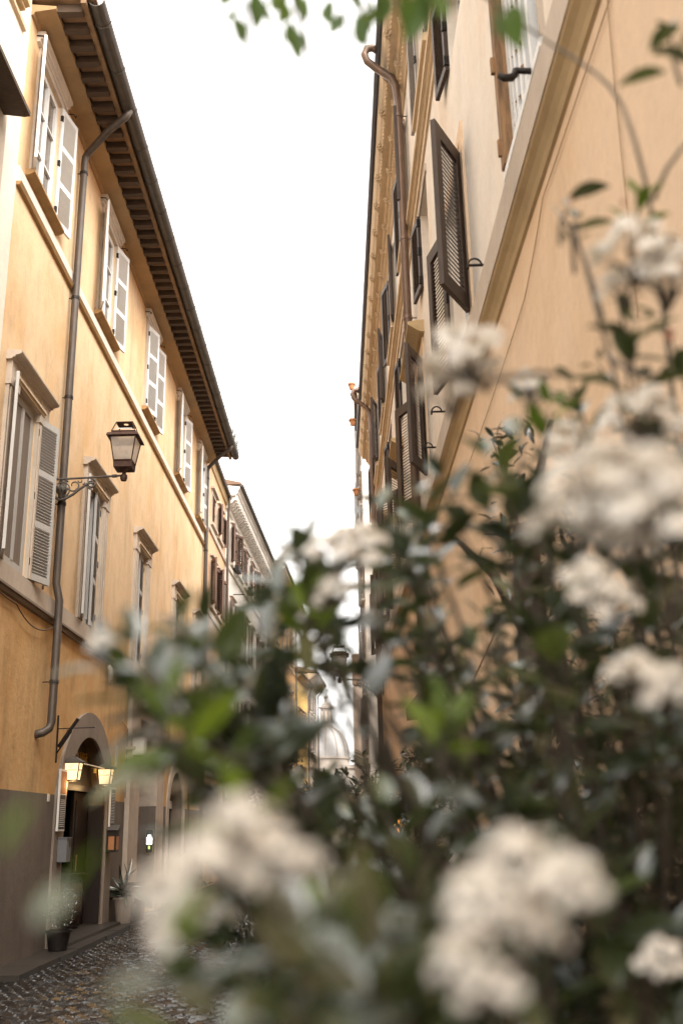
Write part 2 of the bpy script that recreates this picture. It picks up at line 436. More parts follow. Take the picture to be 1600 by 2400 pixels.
# ------------------------------------------------------------------ ochre house, the long wall across the street
L = Facade('ochre_house', 'long ochre plaster house with white shutters, deep timber eaves and the arched pub doorway', -4.2, 0, 0, 1)
UP = [12.25, 16.1, 20.25, 24.4, 28.05]
LO = [12.27, 16.12, 20.1, 24.66, 28.08]
UH = [(c - .5, c + .5, 10.25, 12.28) for c in UP]
LH = [(c - .47, c + .47, 4.82, 7.13) for c in LO]
DOOR = (15.25, 17.95, 0.06, 3.07)
PORT = (20.35, 22.25, 0.06, 3.75)
ARC2 = (24.25, 26.3, 0.06, 2.96)
L.wall(11.2, 29.4, 0, 12.66, UH + LH + [DOOR, PORT, ARC2], ['orange_plaster', 'ochre_low_shaded'], .28, split=4.55)

def arch_fill(F, name, c, hw, zs, rise, ztop, d0, d1, mats, parent=None, ex=0):
    """wall left over between a square-headed opening and its arch, with the curved soffit"""
    mb = MB(); pts = arch_pts(c, hw, zs, rise, 28)
    for (a, b), (a2, b2) in zip(pts, pts[1:]):
        mb.quad(F.P(d1, a, b), F.P(d1, a2, b2), F.P(d1, a2, ztop), F.P(d1, a, ztop))
        mb.quad(F.P(d1, a, b), F.P(d1, a2, b2), F.P(d0, a2, b2), F.P(d0, a, b))
    return F.part(mb, name, mats, parent)
def arch_ring(F, name, c, hw0, hw1, zs0, rise0, zs1, rise1, zb, o0, o1, mats, parent=None, n=28):
    mb = MB()
    A = [(c - hw0, zb)] + arch_pts(c, hw0, zs0, rise0, n) + [(c + hw0, zb)]
    B = [(c - hw1, zb)] + arch_pts(c, hw1, zs1, rise1, n) + [(c + hw1, zb)]
    for (a, b, a2, b2) in zip(A, B, A[1:], B[1:]):
        mb.quad(F.P(o1, *a), F.P(o1, *b), F.P(o1, *b2), F.P(o1, *a2))
        mb.quad(F.P(o1, *b), F.P(o0, *b), F.P(o0, *b2), F.P(o1, *b2))
        mb.quad(F.P(o1, *a), F.P(o0, *a), F.P(o0, *a2), F.P(o1, *a2))
    return F.part(mb, name, mats, parent)

# dado band, string courses
mb = MB()
for a, b in ((11.2, 14.78), (18.42, 19.45), (23.1, 23.9), (26.62, 29.4)): L.bx(mb, 0, .014, a, b, 0, 2.12)
L.part(mb, 'dado', ['grey_dado'], kind='stuff')
mb = MB()
L.prof(mb, [(0, 4.53), (.055, 4.535), (.055, 4.79), (0, 4.81)], 11.2, 29.4)
lc = L.part(mb, 'lower_string_course', ['stone'])
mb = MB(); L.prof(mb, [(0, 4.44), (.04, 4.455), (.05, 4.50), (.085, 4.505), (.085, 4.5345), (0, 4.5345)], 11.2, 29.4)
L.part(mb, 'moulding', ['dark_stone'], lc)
mb = MB(); L.prof(mb, [(0, 9.83), (.035, 9.83), (.035, 10.06), (0, 10.07)], 11.2, 29.4)
uc = L.part(mb, 'upper_string_course', ['pale_stone'])
mb = MB(); L.prof(mb, [(0, 9.77), (.05, 9.775), (.075, 9.829), (0, 9.829)], 11.2, 29.4)
L.part(mb, 'moulding', ['mould_brown'], uc)

# eaves
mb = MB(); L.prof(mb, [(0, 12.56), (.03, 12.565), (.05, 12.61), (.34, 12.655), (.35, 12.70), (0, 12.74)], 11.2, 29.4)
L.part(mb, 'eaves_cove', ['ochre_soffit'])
mb = MB(); L.prof(mb, [(-.3, 12.85), (.86, 12.78), (.90, 12.80), (.90, 12.86), (-8, 15.4), (-8, 12.95)], 11.15, 29.45)
roof = L.part(mb, 'roof', ['eave_board'])
mb = MB(); L.prof(mb, [(.70, 12.70), (.775, 12.70), (.775, 12.781), (.70, 12.785)], 11.15, 29.42)
L.part(mb, 'fascia', ['eave_board'], roof)
raf = MB(); 
raf.add([(.345, -.055, .02), (.345, -.055, .155), (.345, .055, .155), (.345, .055, .02), (.69, -.055, .02), (.74, -.055, .155), (.74, .055, .155), (.69, .055, .02),
         (.70, -.055, .06), (.70, .055, .06)], [(0, 1, 5, 8, 4), (3, 7, 9, 6, 2), (0, 4, 7, 3), (4, 8, 9, 7), (8, 5, 6, 9), (1, 2, 6, 5), (0, 3, 2, 1)])
rme = raf.mesh('rafter', 'rafter_wood')
tme = MB().box(.36, .72, -.095, .095, -.012, .012).mesh('tile', 'eave_tile')
k = 0; s = 11.3
while s < 29.3:
    put('rafter', rme, roof, (0, s + rnd.uniform(-.015, .015), 12.63))
    if s + .33 < 29.4: put('tile', tme, roof, (0, s + .167, 12.768 + rnd.uniform(-.004, .004)))
    s += .3275
mb = MB()
gp = [(.79 + .115 + .115 * math.cos(a), 12.80 + .115 * math.sin(a)) for a in [PI + PI * i / 8 for i in range(9)]]
L.prof(mb, gp + [(.905 + .10 * math.cos(a), 12.80 + .10 * math.sin(a)) for a in [2 * PI - PI * i / 8 for i in range(9)]], 11.2, 29.42)
gut = L.part(mb, 'gutter', ['gutter_metal'])
mb = MB()
for i in range(20):
    s = 11.6 + i * .92
    L.tube(mb, [(.905 + .122 * math.cos(a), s, 12.80 + .122 * math.sin(a)) for a in [PI + PI * k / 8 for k in range(9)]], .009, 4)
L.part(mb, 'gutter_hook', ['gutter_metal'], gut, kind='stuff')
rng = random.Random(3)
mb = MB()
for i in range(120):    # weeds on the gutter's far end
    s = rng.uniform(27.4, 29.6); b = Vector((.9 + rng.uniform(-.05, .08), s, 12.82)); h = rng.uniform(.12, .6) * (1 if s > 28.3 else .5)
    e = b + Vector((rng.uniform(-.05, .22), rng.uniform(-.15, .15), h))
    mb.tube([b, (b + e) / 2 + Vector((0, 0, .04)), e], .0035, 3)
    for q in range(4):
        c = b.lerp(e, rng.uniform(.4, 1)); d = Vector((rng.uniform(-1, 1), rng.uniform(-1, 1), rng.uniform(-.3, .8))).normalized() * .035; n = Vector((-d.y, d.x, .01))
        mb.quad(c, c + d * .5 + n * .35, c + d, c + d * .5 - n * .35)
tag(mb.build('weed_tuft', 'ivy_leaf', L.root), kind='stuff')

# drainpipes
def rings(F, mb, pts, r):
    for o, s, z in pts:
        F.tube(mb, [(o, s, z - .025), (o, s, z + .025)], r + .008, 10); F.bx(mb, 0, o, s - .006, s + .006, z - .006, z + .006)
def drain(F, s, up, down, zt, low_o, mats, r=.055):
    mb = MB()
    F.tube(mb, up + [(.10, s, zt - .1), (.10, s, 5.0), (low_o, s, 4.75), (low_o, s, down[0])] + down[1], r, 10)
    d = F.part(mb, 'drainpipe', mats, smooth=True)
    mb = MB(); rings(F, mb, [(.10, s, z) for z in (11.9, 9.6, 7.9, 6.2)] + [(low_o, s, 3.6)], r)
    F.part(mb, 'pipe_bracket', ['iron'], d, kind='stuff'); return d
drain(L, 13.88, [(.93, 13.38, 12.72), (.85, 13.40, 12.60), (.55, 13.55, 12.47), (.16, 13.84, 12.27), (.11, 13.87, 12.2)], (3.05, [(.14, 13.86, 2.96), (.08, 13.78, 2.90), (-.03, 13.72, 2.87)]), 12.2, .16, ['pipe_metal'], .058)
drain(L, 28.9, [(.93, 28.2, 12.72), (.85, 28.25, 12.60), (.55, 28.45, 12.47), (.16, 28.85, 12.27), (.11, 28.88, 12.2)], (.3, []), 12.2, .13, ['pipe_metal'], .06)

# windows of the ochre house
def window(F, name, hole, o_in, frame_mat, pane_mat, surround, bars=1, fw=.055):
    s0, s1, z0, z1 = hole
    r = F.part(surround, name, ['stone'])
    mb = MB()
    F.bx(mb, o_in - .03, o_in + .03, s0, s0 + fw, z0, z1); F.bx(mb, o_in - .03, o_in + .03, s1 - fw, s1, z0, z1)
    F.bx(mb, o_in - .029, o_in + .029, s0 + fw, s1 - fw, z0, z0 + fw); F.bx(mb, o_in - .029, o_in + .029, s0 + fw, s1 - fw, z1 - fw, z1)
    c = (s0 + s1) / 2; F.bx(mb, o_in - .028, o_in + .04, c - .035, c + .035, z0 + fw, z1 - fw)
    for i in range(bars):
        zz = z0 + (z1 - z0) * (i + 1) / (bars + 1); F.bx(mb, o_in - .025, o_in + .025, s0 + fw, s1 - fw, zz - .015, zz + .015)
    F.part(mb, 'sash', [frame_mat], r)
    F.part(MB().quad(F.P(o_in - .01, s0, z0), F.P(o_in - .01, s1, z0), F.P(o_in - .01, s1, z1), F.P(o_in - .01, s0, z1)), 'pane', [pane_mat], r)
    return r
for i, c in enumerate(UP):
    h = UH[i]; mb = MB()
    for a, b in ((c - .62, c - .5), (c + .5, c + .62)): L.bx(mb, 0, .035, a, b, 10.25, 12.28)
    L.bx(mb, 0, .037, c - .62, c + .62, 12.28, 12.385)
    wd = window(L, 'window', h, -.055, 'white_paint', 'pane_grey', mb, 2, .1)
    mb = MB()
    L.prof(mb, [(0, 12.385), (.05, 12.39), (.05, 12.43), (.085, 12.44), (.085, 12.485), (.12, 12.50), (.12, 12.56), (0, 12.565)], c - .74, c + .74)
    L.part(mb, 'hood', ['pale_stone'], wd)
    mb = MB(); L.prof(mb, [(0, 10.15), (.06, 10.155), (.10, 10.18), (.13, 10.20), (.13, 10.235), (0, 10.249)], c - .74, c + .74)
    L.part(mb, 'sill', ['mould_brown'], wd)
    if i == 2:
        L.leaf('white', .03, c - .49, 10.255, .28, .96); L.leaf('white', .03, c + .51, 10.255, .22, .97)
    else:
        L.leaf('white', .03, c - .51, 10.255, .36, -.93); L.leaf('white', .03, c + .51, 10.255, .2 + .03 * (i % 2), .97)
for i, c in enumerate(LO):
    h = LH[i]; mb = MB()
    for a, b in ((c - .80, c - .47), (c + .47, c + .80)):
        L.bx(mb, 0, .05, a, b, 4.81, 7.02)
        q = (b - a) / 4
        for j in (0, 2): L.bx(mb, .05, .066, a + q * (j + .5), a + q * (j + 1.2), 4.81, 7.0)
        L.bx(mb, 0, .075, a - .015, b + .015, 7.02, 7.34)
    L.bx(mb, 0, .05, c - .455, c + .455, 7.13, 7.34)
    wd = window(L, 'window', h, -.05 if i < 2 else -.14, 'grey_paint', 'pane_grey' if i == 0 else 'pane_dark', mb, 0, .11)
    mb = MB(); L.prof(mb, [(.05, 7.135), (.085, 7.14), (.085, 7.17), (.11, 7.18), (.11, 7.215), (.05, 7.23)], c - .6, c + .6)
    L.part(mb, 'architrave', ['warm_stone'], wd)
    mb = MB(); L.prof(mb, [(0, 7.34), (.08, 7.345), (.08, 7.365), (.115, 7.37), (.115, 7.39), (.185, 7.41), (.2, 7.43), (.2, 7.455), (0, 7.48)], c - .86, c + .86)
    L.part(mb, 'hood', ['stone'], wd)
    if i == 0:
        mb = MB(); L.bx(mb, -.046, -.032, c - .36, c + .36, 4.93, 7.02)
        L.part(mb, 'curtain', ['curtain'], wd)
        L.leaf('grey', .02, c - .48, 4.815, .36, -.93); L.leaf('grey', .02, c + .50, 4.815, .29, .957)
    elif i == 1:
        L.leaf('grey', .02, c - .48, 4.83, .27, -.963); L.leaf('grey', -.03, c + .46, 4.83, .12, -.99)
    else:
        L.leaf('grey', -.05, c - .475, 4.82, 0.0, 1.0); L.leaf('grey', -.05, c + .48, 4.82, .05, -1.0)
# shutter stays on the eaves cove
mb = MB()
for c in UP:
    for d in (-.75, .9):
        L.tube(mb, [(0, c + d, 12.48), (.09, c + d, 12.47), (.12, c + d + .03, 12.43), (.12, c + d + .06, 12.49)], .009, 5)
L.part(mb, 'shutter_stay', ['iron'], kind='stuff')

# pub doorway
ring = arch_ring(L, 'door_surround', 16.6, 1.35, 1.83, 1.80, 1.27, 1.80, 1.66, 0.0, -.01, .045, ['dark_stone'])
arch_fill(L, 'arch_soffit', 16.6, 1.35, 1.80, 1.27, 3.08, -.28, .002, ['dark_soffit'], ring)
mb = MB(); pts = arch_pts(16.6, 1.345, 1.80, 1.265)
top = [p for p in pts if p[1] > 2.36]
mb.prism([(a, b) for a, b in [(16.6 - 1.23, 2.33)] + top + [(16.6 + 1.23, 2.33)]], 0, -.25, -.21)
ty = L.part(mb, 'tympanum', ['tympanum_board'])
def wall_text(F, txt, size, mat_name, o, s, z, parent, shear=0.0, name='lettering'):
    me = text_mesh(txt, size, mat_name, .003, shear)
    # text runs towards -s (read from the street): x -> along, y -> up, z -> out
    ax = Vector((0, 1 if F.sg > 0 else -1, 0)); up = Vector((0, 0, 1)); out = Vector((F.sg, 0, 0))
    mx = Matrix(((ax.x, up.x, out.x, F.sg * o), (ax.y, up.y, out.y, s), (ax.z, up.z, out.z, z), (0, 0, 0, 1)))
    return put(name, me, parent, mtx=mx)
wall_text(L, "S", .42, 'gold_paint', -.205, 16.68, 2.70, ty, .2)
wall_text(L, "URGE", .19, 'gold_paint', -.205, 17.14, 2.74, ty)
mb = MB(); L.bx(mb, -.208, -.202, 16.84, 17.4, 2.70, 2.72); L.bx(mb, -.208, -.202, 16.74, 16.83, 2.40, 2.71)
L.part(mb, 'underline', ['gold_paint'], ty)
mb = MB(); L.bx(mb, -.279, -.012, 17.925, 17.949, .14, 2.3); L.bx(mb, -.279, -.012, 15.251, 15.27, .14, 2.3); L.part(mb, 'door_lining', ['dark_wood'], kind='stuff')
mb = MB(); L.bx(mb, -.26, -.16, 15.26, 17.94, 2.24, 2.33)
L.part(mb, 'door_beam', ['dark_wood'])
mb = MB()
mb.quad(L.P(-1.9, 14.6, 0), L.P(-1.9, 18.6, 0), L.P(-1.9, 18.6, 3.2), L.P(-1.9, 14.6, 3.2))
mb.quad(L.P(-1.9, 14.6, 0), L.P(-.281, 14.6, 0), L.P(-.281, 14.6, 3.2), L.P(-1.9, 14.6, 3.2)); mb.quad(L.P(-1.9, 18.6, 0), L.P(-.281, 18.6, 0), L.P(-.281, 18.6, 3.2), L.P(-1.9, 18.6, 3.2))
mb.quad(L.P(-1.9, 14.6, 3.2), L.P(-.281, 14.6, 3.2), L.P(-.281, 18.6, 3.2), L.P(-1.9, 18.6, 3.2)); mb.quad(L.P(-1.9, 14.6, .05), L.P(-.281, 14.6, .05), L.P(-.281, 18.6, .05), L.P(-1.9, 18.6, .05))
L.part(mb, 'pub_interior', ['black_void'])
for a in (15.27, 17.0):
    mb = MB(); L.bx(mb, -.34, -.29, a, a + .93, .08, 2.24)
    for z0, z1 in ((.2, .75), (.85, 2.1)): L.bx(mb, -.29, -.275, a + .12, a + .81, z0, z1)
    dd = L.part(mb, 'door', ['dark_wood'])
    mb = MB(); L.tube(mb, [(-.23, a + (.82 if a < 16 else .1), 1.0), (-.23, a + (.82 if a < 16 else .1), 1.25)], .012, 6)
    L.part(mb, 'handle', ['brass'], dd)
mb = MB(); L.bx(mb, -.272, -.262, 15.55, 16.08, 1.74, 1.83); 
pl = L.part(mb, 'door_plaque', ['gold_paint'])
mb = MB()
for i, (a, h) in enumerate(((15.60, .045), (15.67, .03), (15.73, .05), (15.81, .035), (15.88, .05), (15.95, .03), (16.0, .045))): L.bx(mb, -.262, -.259, a, a + .04, 1.785 - h / 2, 1.785 + h / 2)
L.part(mb, 'print', ['brown_ink'], pl, kind='stuff')
mb = MB(); L.bx(mb, -.3, .28, 14.9, 18.3, 0, .13)
L.part(mb, 'doorstep', ['kerb_stone'])

# stone portal with its deep reveal
mb = MB()
for a, b in ((19.47, 20.35), (22.25, 23.1)):
    L.bx(mb, 0, .1, a, b, 0, 2.92); L.bx(mb, 0, .115, a - .01, b + .01, 0, .5)
L.bx(mb, 0, .085, 19.47, 23.1, 3.75, 4.22)
for a, b in ((19.47, 20.35), (22.25, 23.1)): L.bx(mb, 0, .084, a, b, 3.14, 3.75)
por = L.part(mb, 'portal', ['stone'])
for a, b in ((19.42, 20.42), (22.18, 23.16)):
    mb = MB(); L.bx(mb, -.25, .15, a, b, 2.92, 2.98); L.bx(mb, -.25, .13, a + .02, b - .02, 2.98, 3.08); L.bx(mb, -.25, .19, a - .03, b + .03, 3.08, 3.14)
    L.part(mb, 'impost', ['stone'], por)
mb = MB(); L.prof(mb, [(0, 4.2), (.12, 4.21), (.12, 4.25), (.2, 4.28), (.3, 4.31), (.3, 4.37), (0, 4.42)], 19.3, 23.3)
L.part(mb, 'cornice', ['dark_stone'], por)
mb = MB(); L.bx(mb, -.62, -.6, 20.35, 22.25, .06, 3.75); 
mb.quad(L.P(-.28, 22.25, .06), L.P(-.62, 22.25, .06), L.P(-.62, 22.25, 3.75), L.P(-.28, 22.25, 3.75)); mb.quad(L.P(-.28, 20.35, .06), L.P(-.62, 20.35, .06), L.P(-.62, 20.35, 3.75), L.P(-.28, 20.35, 3.75))
L.part(mb, 'portal_door', ['dark_wood'])
mb = MB(); L.bx(mb, -.27, .09, 22.236, 22.249, .06, 2.1)
L.part(mb, 'dado', ['grey_dado'])
mb = MB(); L.bx(mb, -.6, .075, 22.239, 22.2485, 2.101, 3.74); L.bx(mb, -.6, -.005, 20.36, 22.235, .055, .075); L.part(mb, 'reveal_stone', ['stone'], por, kind='stuff')

# second arched doorway
ring = arch_ring(L, 'door_surround', 25.275, 1.025, 1.32, 1.95, 1.0, 1.95, 1.28, 0.0, -.01, .03, ['stone'])
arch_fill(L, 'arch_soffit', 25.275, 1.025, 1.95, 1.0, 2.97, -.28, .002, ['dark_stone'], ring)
mb = MB(); L.bx(mb, -.34, -.281, 24.25, 26.3, .06, 2.12); L.bx(mb, -.33, -.2, 25.24, 25.31, .06, 2.1)
L.part(mb, 'door', ['dark_wood'])
mb = MB(); L.bx(mb, -.28, -.005, 26.28, 26.298, .08, 2.1); L.bx(mb, -.28, -.005, 24.26, 26.27, .062, .08); L.part(mb, 'reveal_stone', ['dark_stone'], kind='stuff')
mb = MB(); L.bx(mb, -.3, -.24, 24.26, 26.29, 2.12, 2.3)
L.part(mb, 'transom', ['pale_stone'])
mb = MB(); L.bx(mb, -.30, -.29, 24.25, 26.3, 2.3, 2.96)
fl = L.part(mb, 'fanlight', ['pane_dark'])
mb = MB()
for i in range(7):
    a = PI * (i + .5) / 7; L.tube(mb, [(-.26, 25.275, 2.3), (-.26, 25.275 - .8 * math.cos(a), 2.3 + .62 * math.sin(a))], .012, 4)
L.part(mb, 'grille', ['iron'], fl)

# cables
mb = MB()
def sag(a, b, d, n=10): return [Vector(a).lerp(Vector(b), i / n) - Vector((0, 0, d * 4 * (i / n) * (1 - i / n))) for i in range(n + 1)]
for a, b, d in (((.05, 11.2, 4.44), (.05, 12.4, 4.38), .02), ((.05, 12.4, 4.38), (.06, 14.0, 4.40), .16), ((.06, 14.1, 4.44), (.06, 19.5, 4.43), .03), ((.06, 19.5, 4.43), (.06, 24.5, 4.42), .05)):
    mb.tube([L.P(*q) for q in sag(a, b, d)], .009, 5)
mb.tube([L.P(.03, 13.42, 6.05), L.P(.03, 13.5, 5.85), L.P(.03, 13.52, 5.2), L.P(.03, 13.5, 4.83)], .014, 5)
for z in (5.75, 5.55, 5.3, 5.1): L.bx(mb, 0, .045, 13.48, 13.54, z, z + .012)
mb.tube([L.P(.02, 18.9, 3.55), L.P(.02, 19.2, 3.50), L.P(.02, 19.42, 3.47), L.P(.02, 19.45, 2.2)], .008, 4)
mb.tube([L.P(.02, 27.3, 3.1), L.P(.02, 27.25, 2.7), L.P(.02, 27.2, 0.3)], .02, 5)
L.part(mb, 'cable', ['cable'], kind='stuff')
mb = MB()
L.bx(mb, 0, .012, 18.55, 18.72, 2.72, 3.1); L.bx(mb, 0, .03, 14.42, 14.5, 2.02, 2.12)
L.part(mb, 'wall_plate', ['pale_stone'], kind='stuff')
# ------------------------------------------------------------------ cream house at the near end of that side
Cn = Facade('cream_house', 'tall cream plaster house joined to the near end of the long ochre house', -4.2, 0, 0, 1)
CH = [(8.5, 10.3, 7.8, 10.1), (8.4, 10.2, 12.6, 14.2)]
Cn.wall(1.5, 11.2, 0, 16.5, CH, ['cream_plaster'], .3)
for i, (s0, s1, z0, z1) in enumerate(CH):
    mb = MB()
    for a, b in ((s0 - .25, s0), (s1, s1 + .25)): Cn.bx(mb, 0, .06, a, b, z0, z1 + .2)
    Cn.bx(mb, 0, .06, s0, s1, z1, z1 + .2)
    wd = window(Cn, 'window', (s0, s1, z0, z1), -.2, 'white_paint', 'pane_dark', mb, 1)
    if i == 0:
        mb = MB(); Cn.prof(mb, [(0, z1 + .14), (.33, z1 + .09), (.4, z1 + .1), (.4, z1 + .16), (0, z1 + .3)], s0 - .3, 10.42)
        Cn.part(mb, 'hood', ['rafter_wood'], wd)
    else:
        mb = MB(); Cn.prof(mb, [(0, z0 - .45), (.1, z0 - .44), (.1, z0 - .4), (.16, z0 - .38), (.16, z0 - .3), (0, z0 - .28)], s0 - .3, 10.72)
        Cn.part(mb, 'sill', ['tan_stone'], wd)
mb = MB(); Cn.prof(mb, [(0, 12.02), (.05, 12.03), (.05, 12.09), (0, 12.1)], 2, 10.95)
Cn.part(mb, 'string_course', ['warm_stone'])
mb = MB(); Cn.tube(mb, [(0, 10.5, 8.2), (.1, 10.5, 8.21), (.12, 10.5, 8.3), (.1, 10.5, 8.34)], .012, 6)
Cn.part(mb, 'shutter_stay', ['iron'])

# ------------------------------------------------------------------ street lantern on its scrolled arm
def scroll(mb, c, r0, r1, a0, a1, n=16, t=.016, y=0.0):
    mb.tube([(c[0] + (r0 + (r1 - r0) * i / n) * math.cos(a0 + (a1 - a0) * i / n), y, c[1] + (r0 + (r1 - r0) * i / n) * math.sin(a0 + (a1 - a0) * i / n)) for i in range(n + 1)], [t * (1 - .45 * i / n) for i in range(n + 1)], 6)
def lantern(name, label, loc, rz, group):
    """origin on the wall, local +x out over the street"""
    t = thing(name, label, 'lamp', loc, rz, group)
    put_ = lambda mb, n, m, p=t, **k: mb.build(n, m, p, **k)
    mb = MB(); mb.tube([(0, 0, 0), (.25, 0, .005), (.98, 0, .035)], .0165, 8); mb.tube([(.86, 0, .03), (.93, 0, .033)], .026, 8); mb.tube([(0.0, 0, -.32), (0.0, 0, .03)], .02, 8)
    mb.box(-.012, .012, -.05, .05, -.36, .06)
    put_(mb, 'arm', 'cast_iron')
    mb = MB()
    mb.tube([(.03, 0, -.27), (.10, 0, -.315), (.18, 0, -.31), (.30, 0, -.24), (.42, 0, -.14), (.52, 0, -.075), (.60, 0, -.07)], [.02, .021, .022, .021, .019, .016, .012], 8)
    scroll(mb, (.13, -.155), .13, .10, math.radians(-70), math.radians(130), 16, .014)
    scroll(mb, (.31, -.10), .10, .03, math.radians(200), math.radians(560), 22, .014)
    scroll(mb, (.56, -.075), .075, .02, math.radians(100), math.radians(-420), 24, .017)
    scroll(mb, (.40, -.03), .035, .02, math.radians(180), math.radians(400), 12, .01)
    for x, z, a in ((.33, -.195, .9), (.44, -.10, .7), (.22, -.045, 2.2), (.52, -.14, -.6)):
        mb.tube([(x, 0, z), (x + .035 * math.cos(a), 0, z + .035 * math.sin(a)), (x + .055 * math.cos(a + .5), 0, z + .055 * math.sin(a + .5))], [.014, .016, .003], 6)
    put_(mb, 'scroll_bracket', 'cast_iron', smooth=True)
    mb = MB(); mb.lathe([(.0, -.10), (.03, -.105), (.07, -.13), (.078, -.17), (.07, -.2), (.045, -.235), (.03, -.27), (.02, -.31), (0, -.315)], 12, (.13, 0, 0))
    for k in range(10):
        a = 2 * PI * k / 10
        mb.tube([(.13 + .05 * math.cos(a), .05 * math.sin(a), -.10), (.13 + .082 * math.cos(a), .082 * math.sin(a), -.15), (.13 + .06 * math.cos(a), .06 * math.sin(a), -.215)], [.01, .016, .008], 5)
    put_(mb, 'leaf_boss', 'cast_iron', smooth=True)
    X = 1.03; zb = .13     # lantern axis, bottom of the tray
    mb = MB(); mb.lathe([(0, -.05), (.04, -.045), (.052, -.01), (.052, .035), (.035, .055), (.024, .075), (.034, .085), (.034, .1), (0, .1)], 12, (X, 0, 0))
    for a in (.6, 2.2, 3.9, 5.4): mb.tube([(X + .02 * math.cos(a), .02 * math.sin(a), .08), (X + .05 * math.cos(a), .05 * math.sin(a), .105), (X + .085 * math.cos(a), .085 * math.sin(a), zb + .005)], .009, 5)
    put_(mb, 'socket', 'rust_iron', smooth=False)
    def frus(mb, h0, z0, h1, z1, skin=True, r=.011):
        c0 = [(X + i * h0, j * h0, z0) for i, j in ((-1, -1), (1, -1), (1, 1), (-1, 1))]; c1 = [(X + i * h1, j * h1, z1) for i, j in ((-1, -1), (1, -1), (1, 1), (-1, 1))]
        if skin: mb.add(c0 + c1, [(i, (i + 1) % 4, (i + 1) % 4 + 4, i + 4) for i in range(4)])
        else:
            for a, b in zip(c0, c1): mb.tube([a, b], r, 4)
            for q in (c0, c1):
                for i in range(4): mb.tube([q[i], q[(i + 1) % 4]], r, 4)
    mb = MB(); frus(mb, .118, zb, .13, zb + .10); mb.quad(*[(X + i * .118, j * .118, zb + .004) for i, j in ((-1, -1), (1, -1), (1, 1), (-1, 1))]); frus(mb, .124, zb + .005, .131, zb + .1, False, .009)
    put_(mb, 'tray', 'rust_iron')
    mb = MB(); frus(mb, .131, zb + .105, .185, zb + .46, False, .0115)
    put_(mb, 'lantern_frame', 'rust_iron')
    for i in range(4):
        q = ((-1, -1), (1, -1), (1, 1), (-1, 1)); a, b = q[i], q[(i + 1) % 4]
        put_(MB().quad((X + a[0] * .127, a[1] * .127, zb + .11), (X + b[0] * .127, b[1] * .127, zb + .11), (X + b[0] * .18, b[1] * .18, zb + .455), (X + a[0] * .18, a[1] * .18, zb + .455)), 'glass_pane', 'frosted_glass')
    mb = MB(); mb.lathe([(.0, .115), (.055, .115), (.03, .16), (.022, .2), (0, .21)], 8, (X, 0, zb))
    put_(mb, 'burner', 'iron')
    mb = MB(); frus(mb, .235, zb + .465, .225, zb + .50); frus(mb, .235, zb + .465, .18, zb + .463); frus(mb, .225, zb + .50, .172, zb + .53); frus(mb, .172, zb + .53, .172, zb + .545)
    frus(mb, .172, zb + .545, .12, zb + .70, False, .009)
    mb2 = mb
    put_(mb, 'roof_frame', 'rust_iron')
    mb = MB(); n = 16; R = .036; h = .125
    ring = [(X + R * math.cos(2 * PI * k / n), R * math.sin(2 * PI * k / n), zb + .71) for k in range(n)]
    outer = []
    for k in range(n):
        a = 2 * PI * k / n; cx, cy = math.cos(a), math.sin(a); m_ = max(abs(cx), abs(cy)); outer.append((X + h * cx / m_, h * cy / m_, zb + .71))
    mb.add(ring + outer, [(k, (k + 1) % n, (k + 1) % n + n, k + n) for k in range(n)])
    put_(mb, 'roof_cap', 'rust_iron')
    mb = MB(); frus(mb, .11, zb + .60, .11, zb + .615); put_(mb, 'reflector', 'white_paint')
    return t
lan = lantern('street_lantern', 'rusty four-sided street lantern on a scrolled iron arm over the drainpipe of the ochre house', (-4.2, 13.72, 6.53), 0, 'iron street lanterns on wall arms')
copy_tree(lan, (0.9, 24.0, 4.93), math.radians(181), 'small street lantern in a gap between leaves, its arm fixed to the peach house')

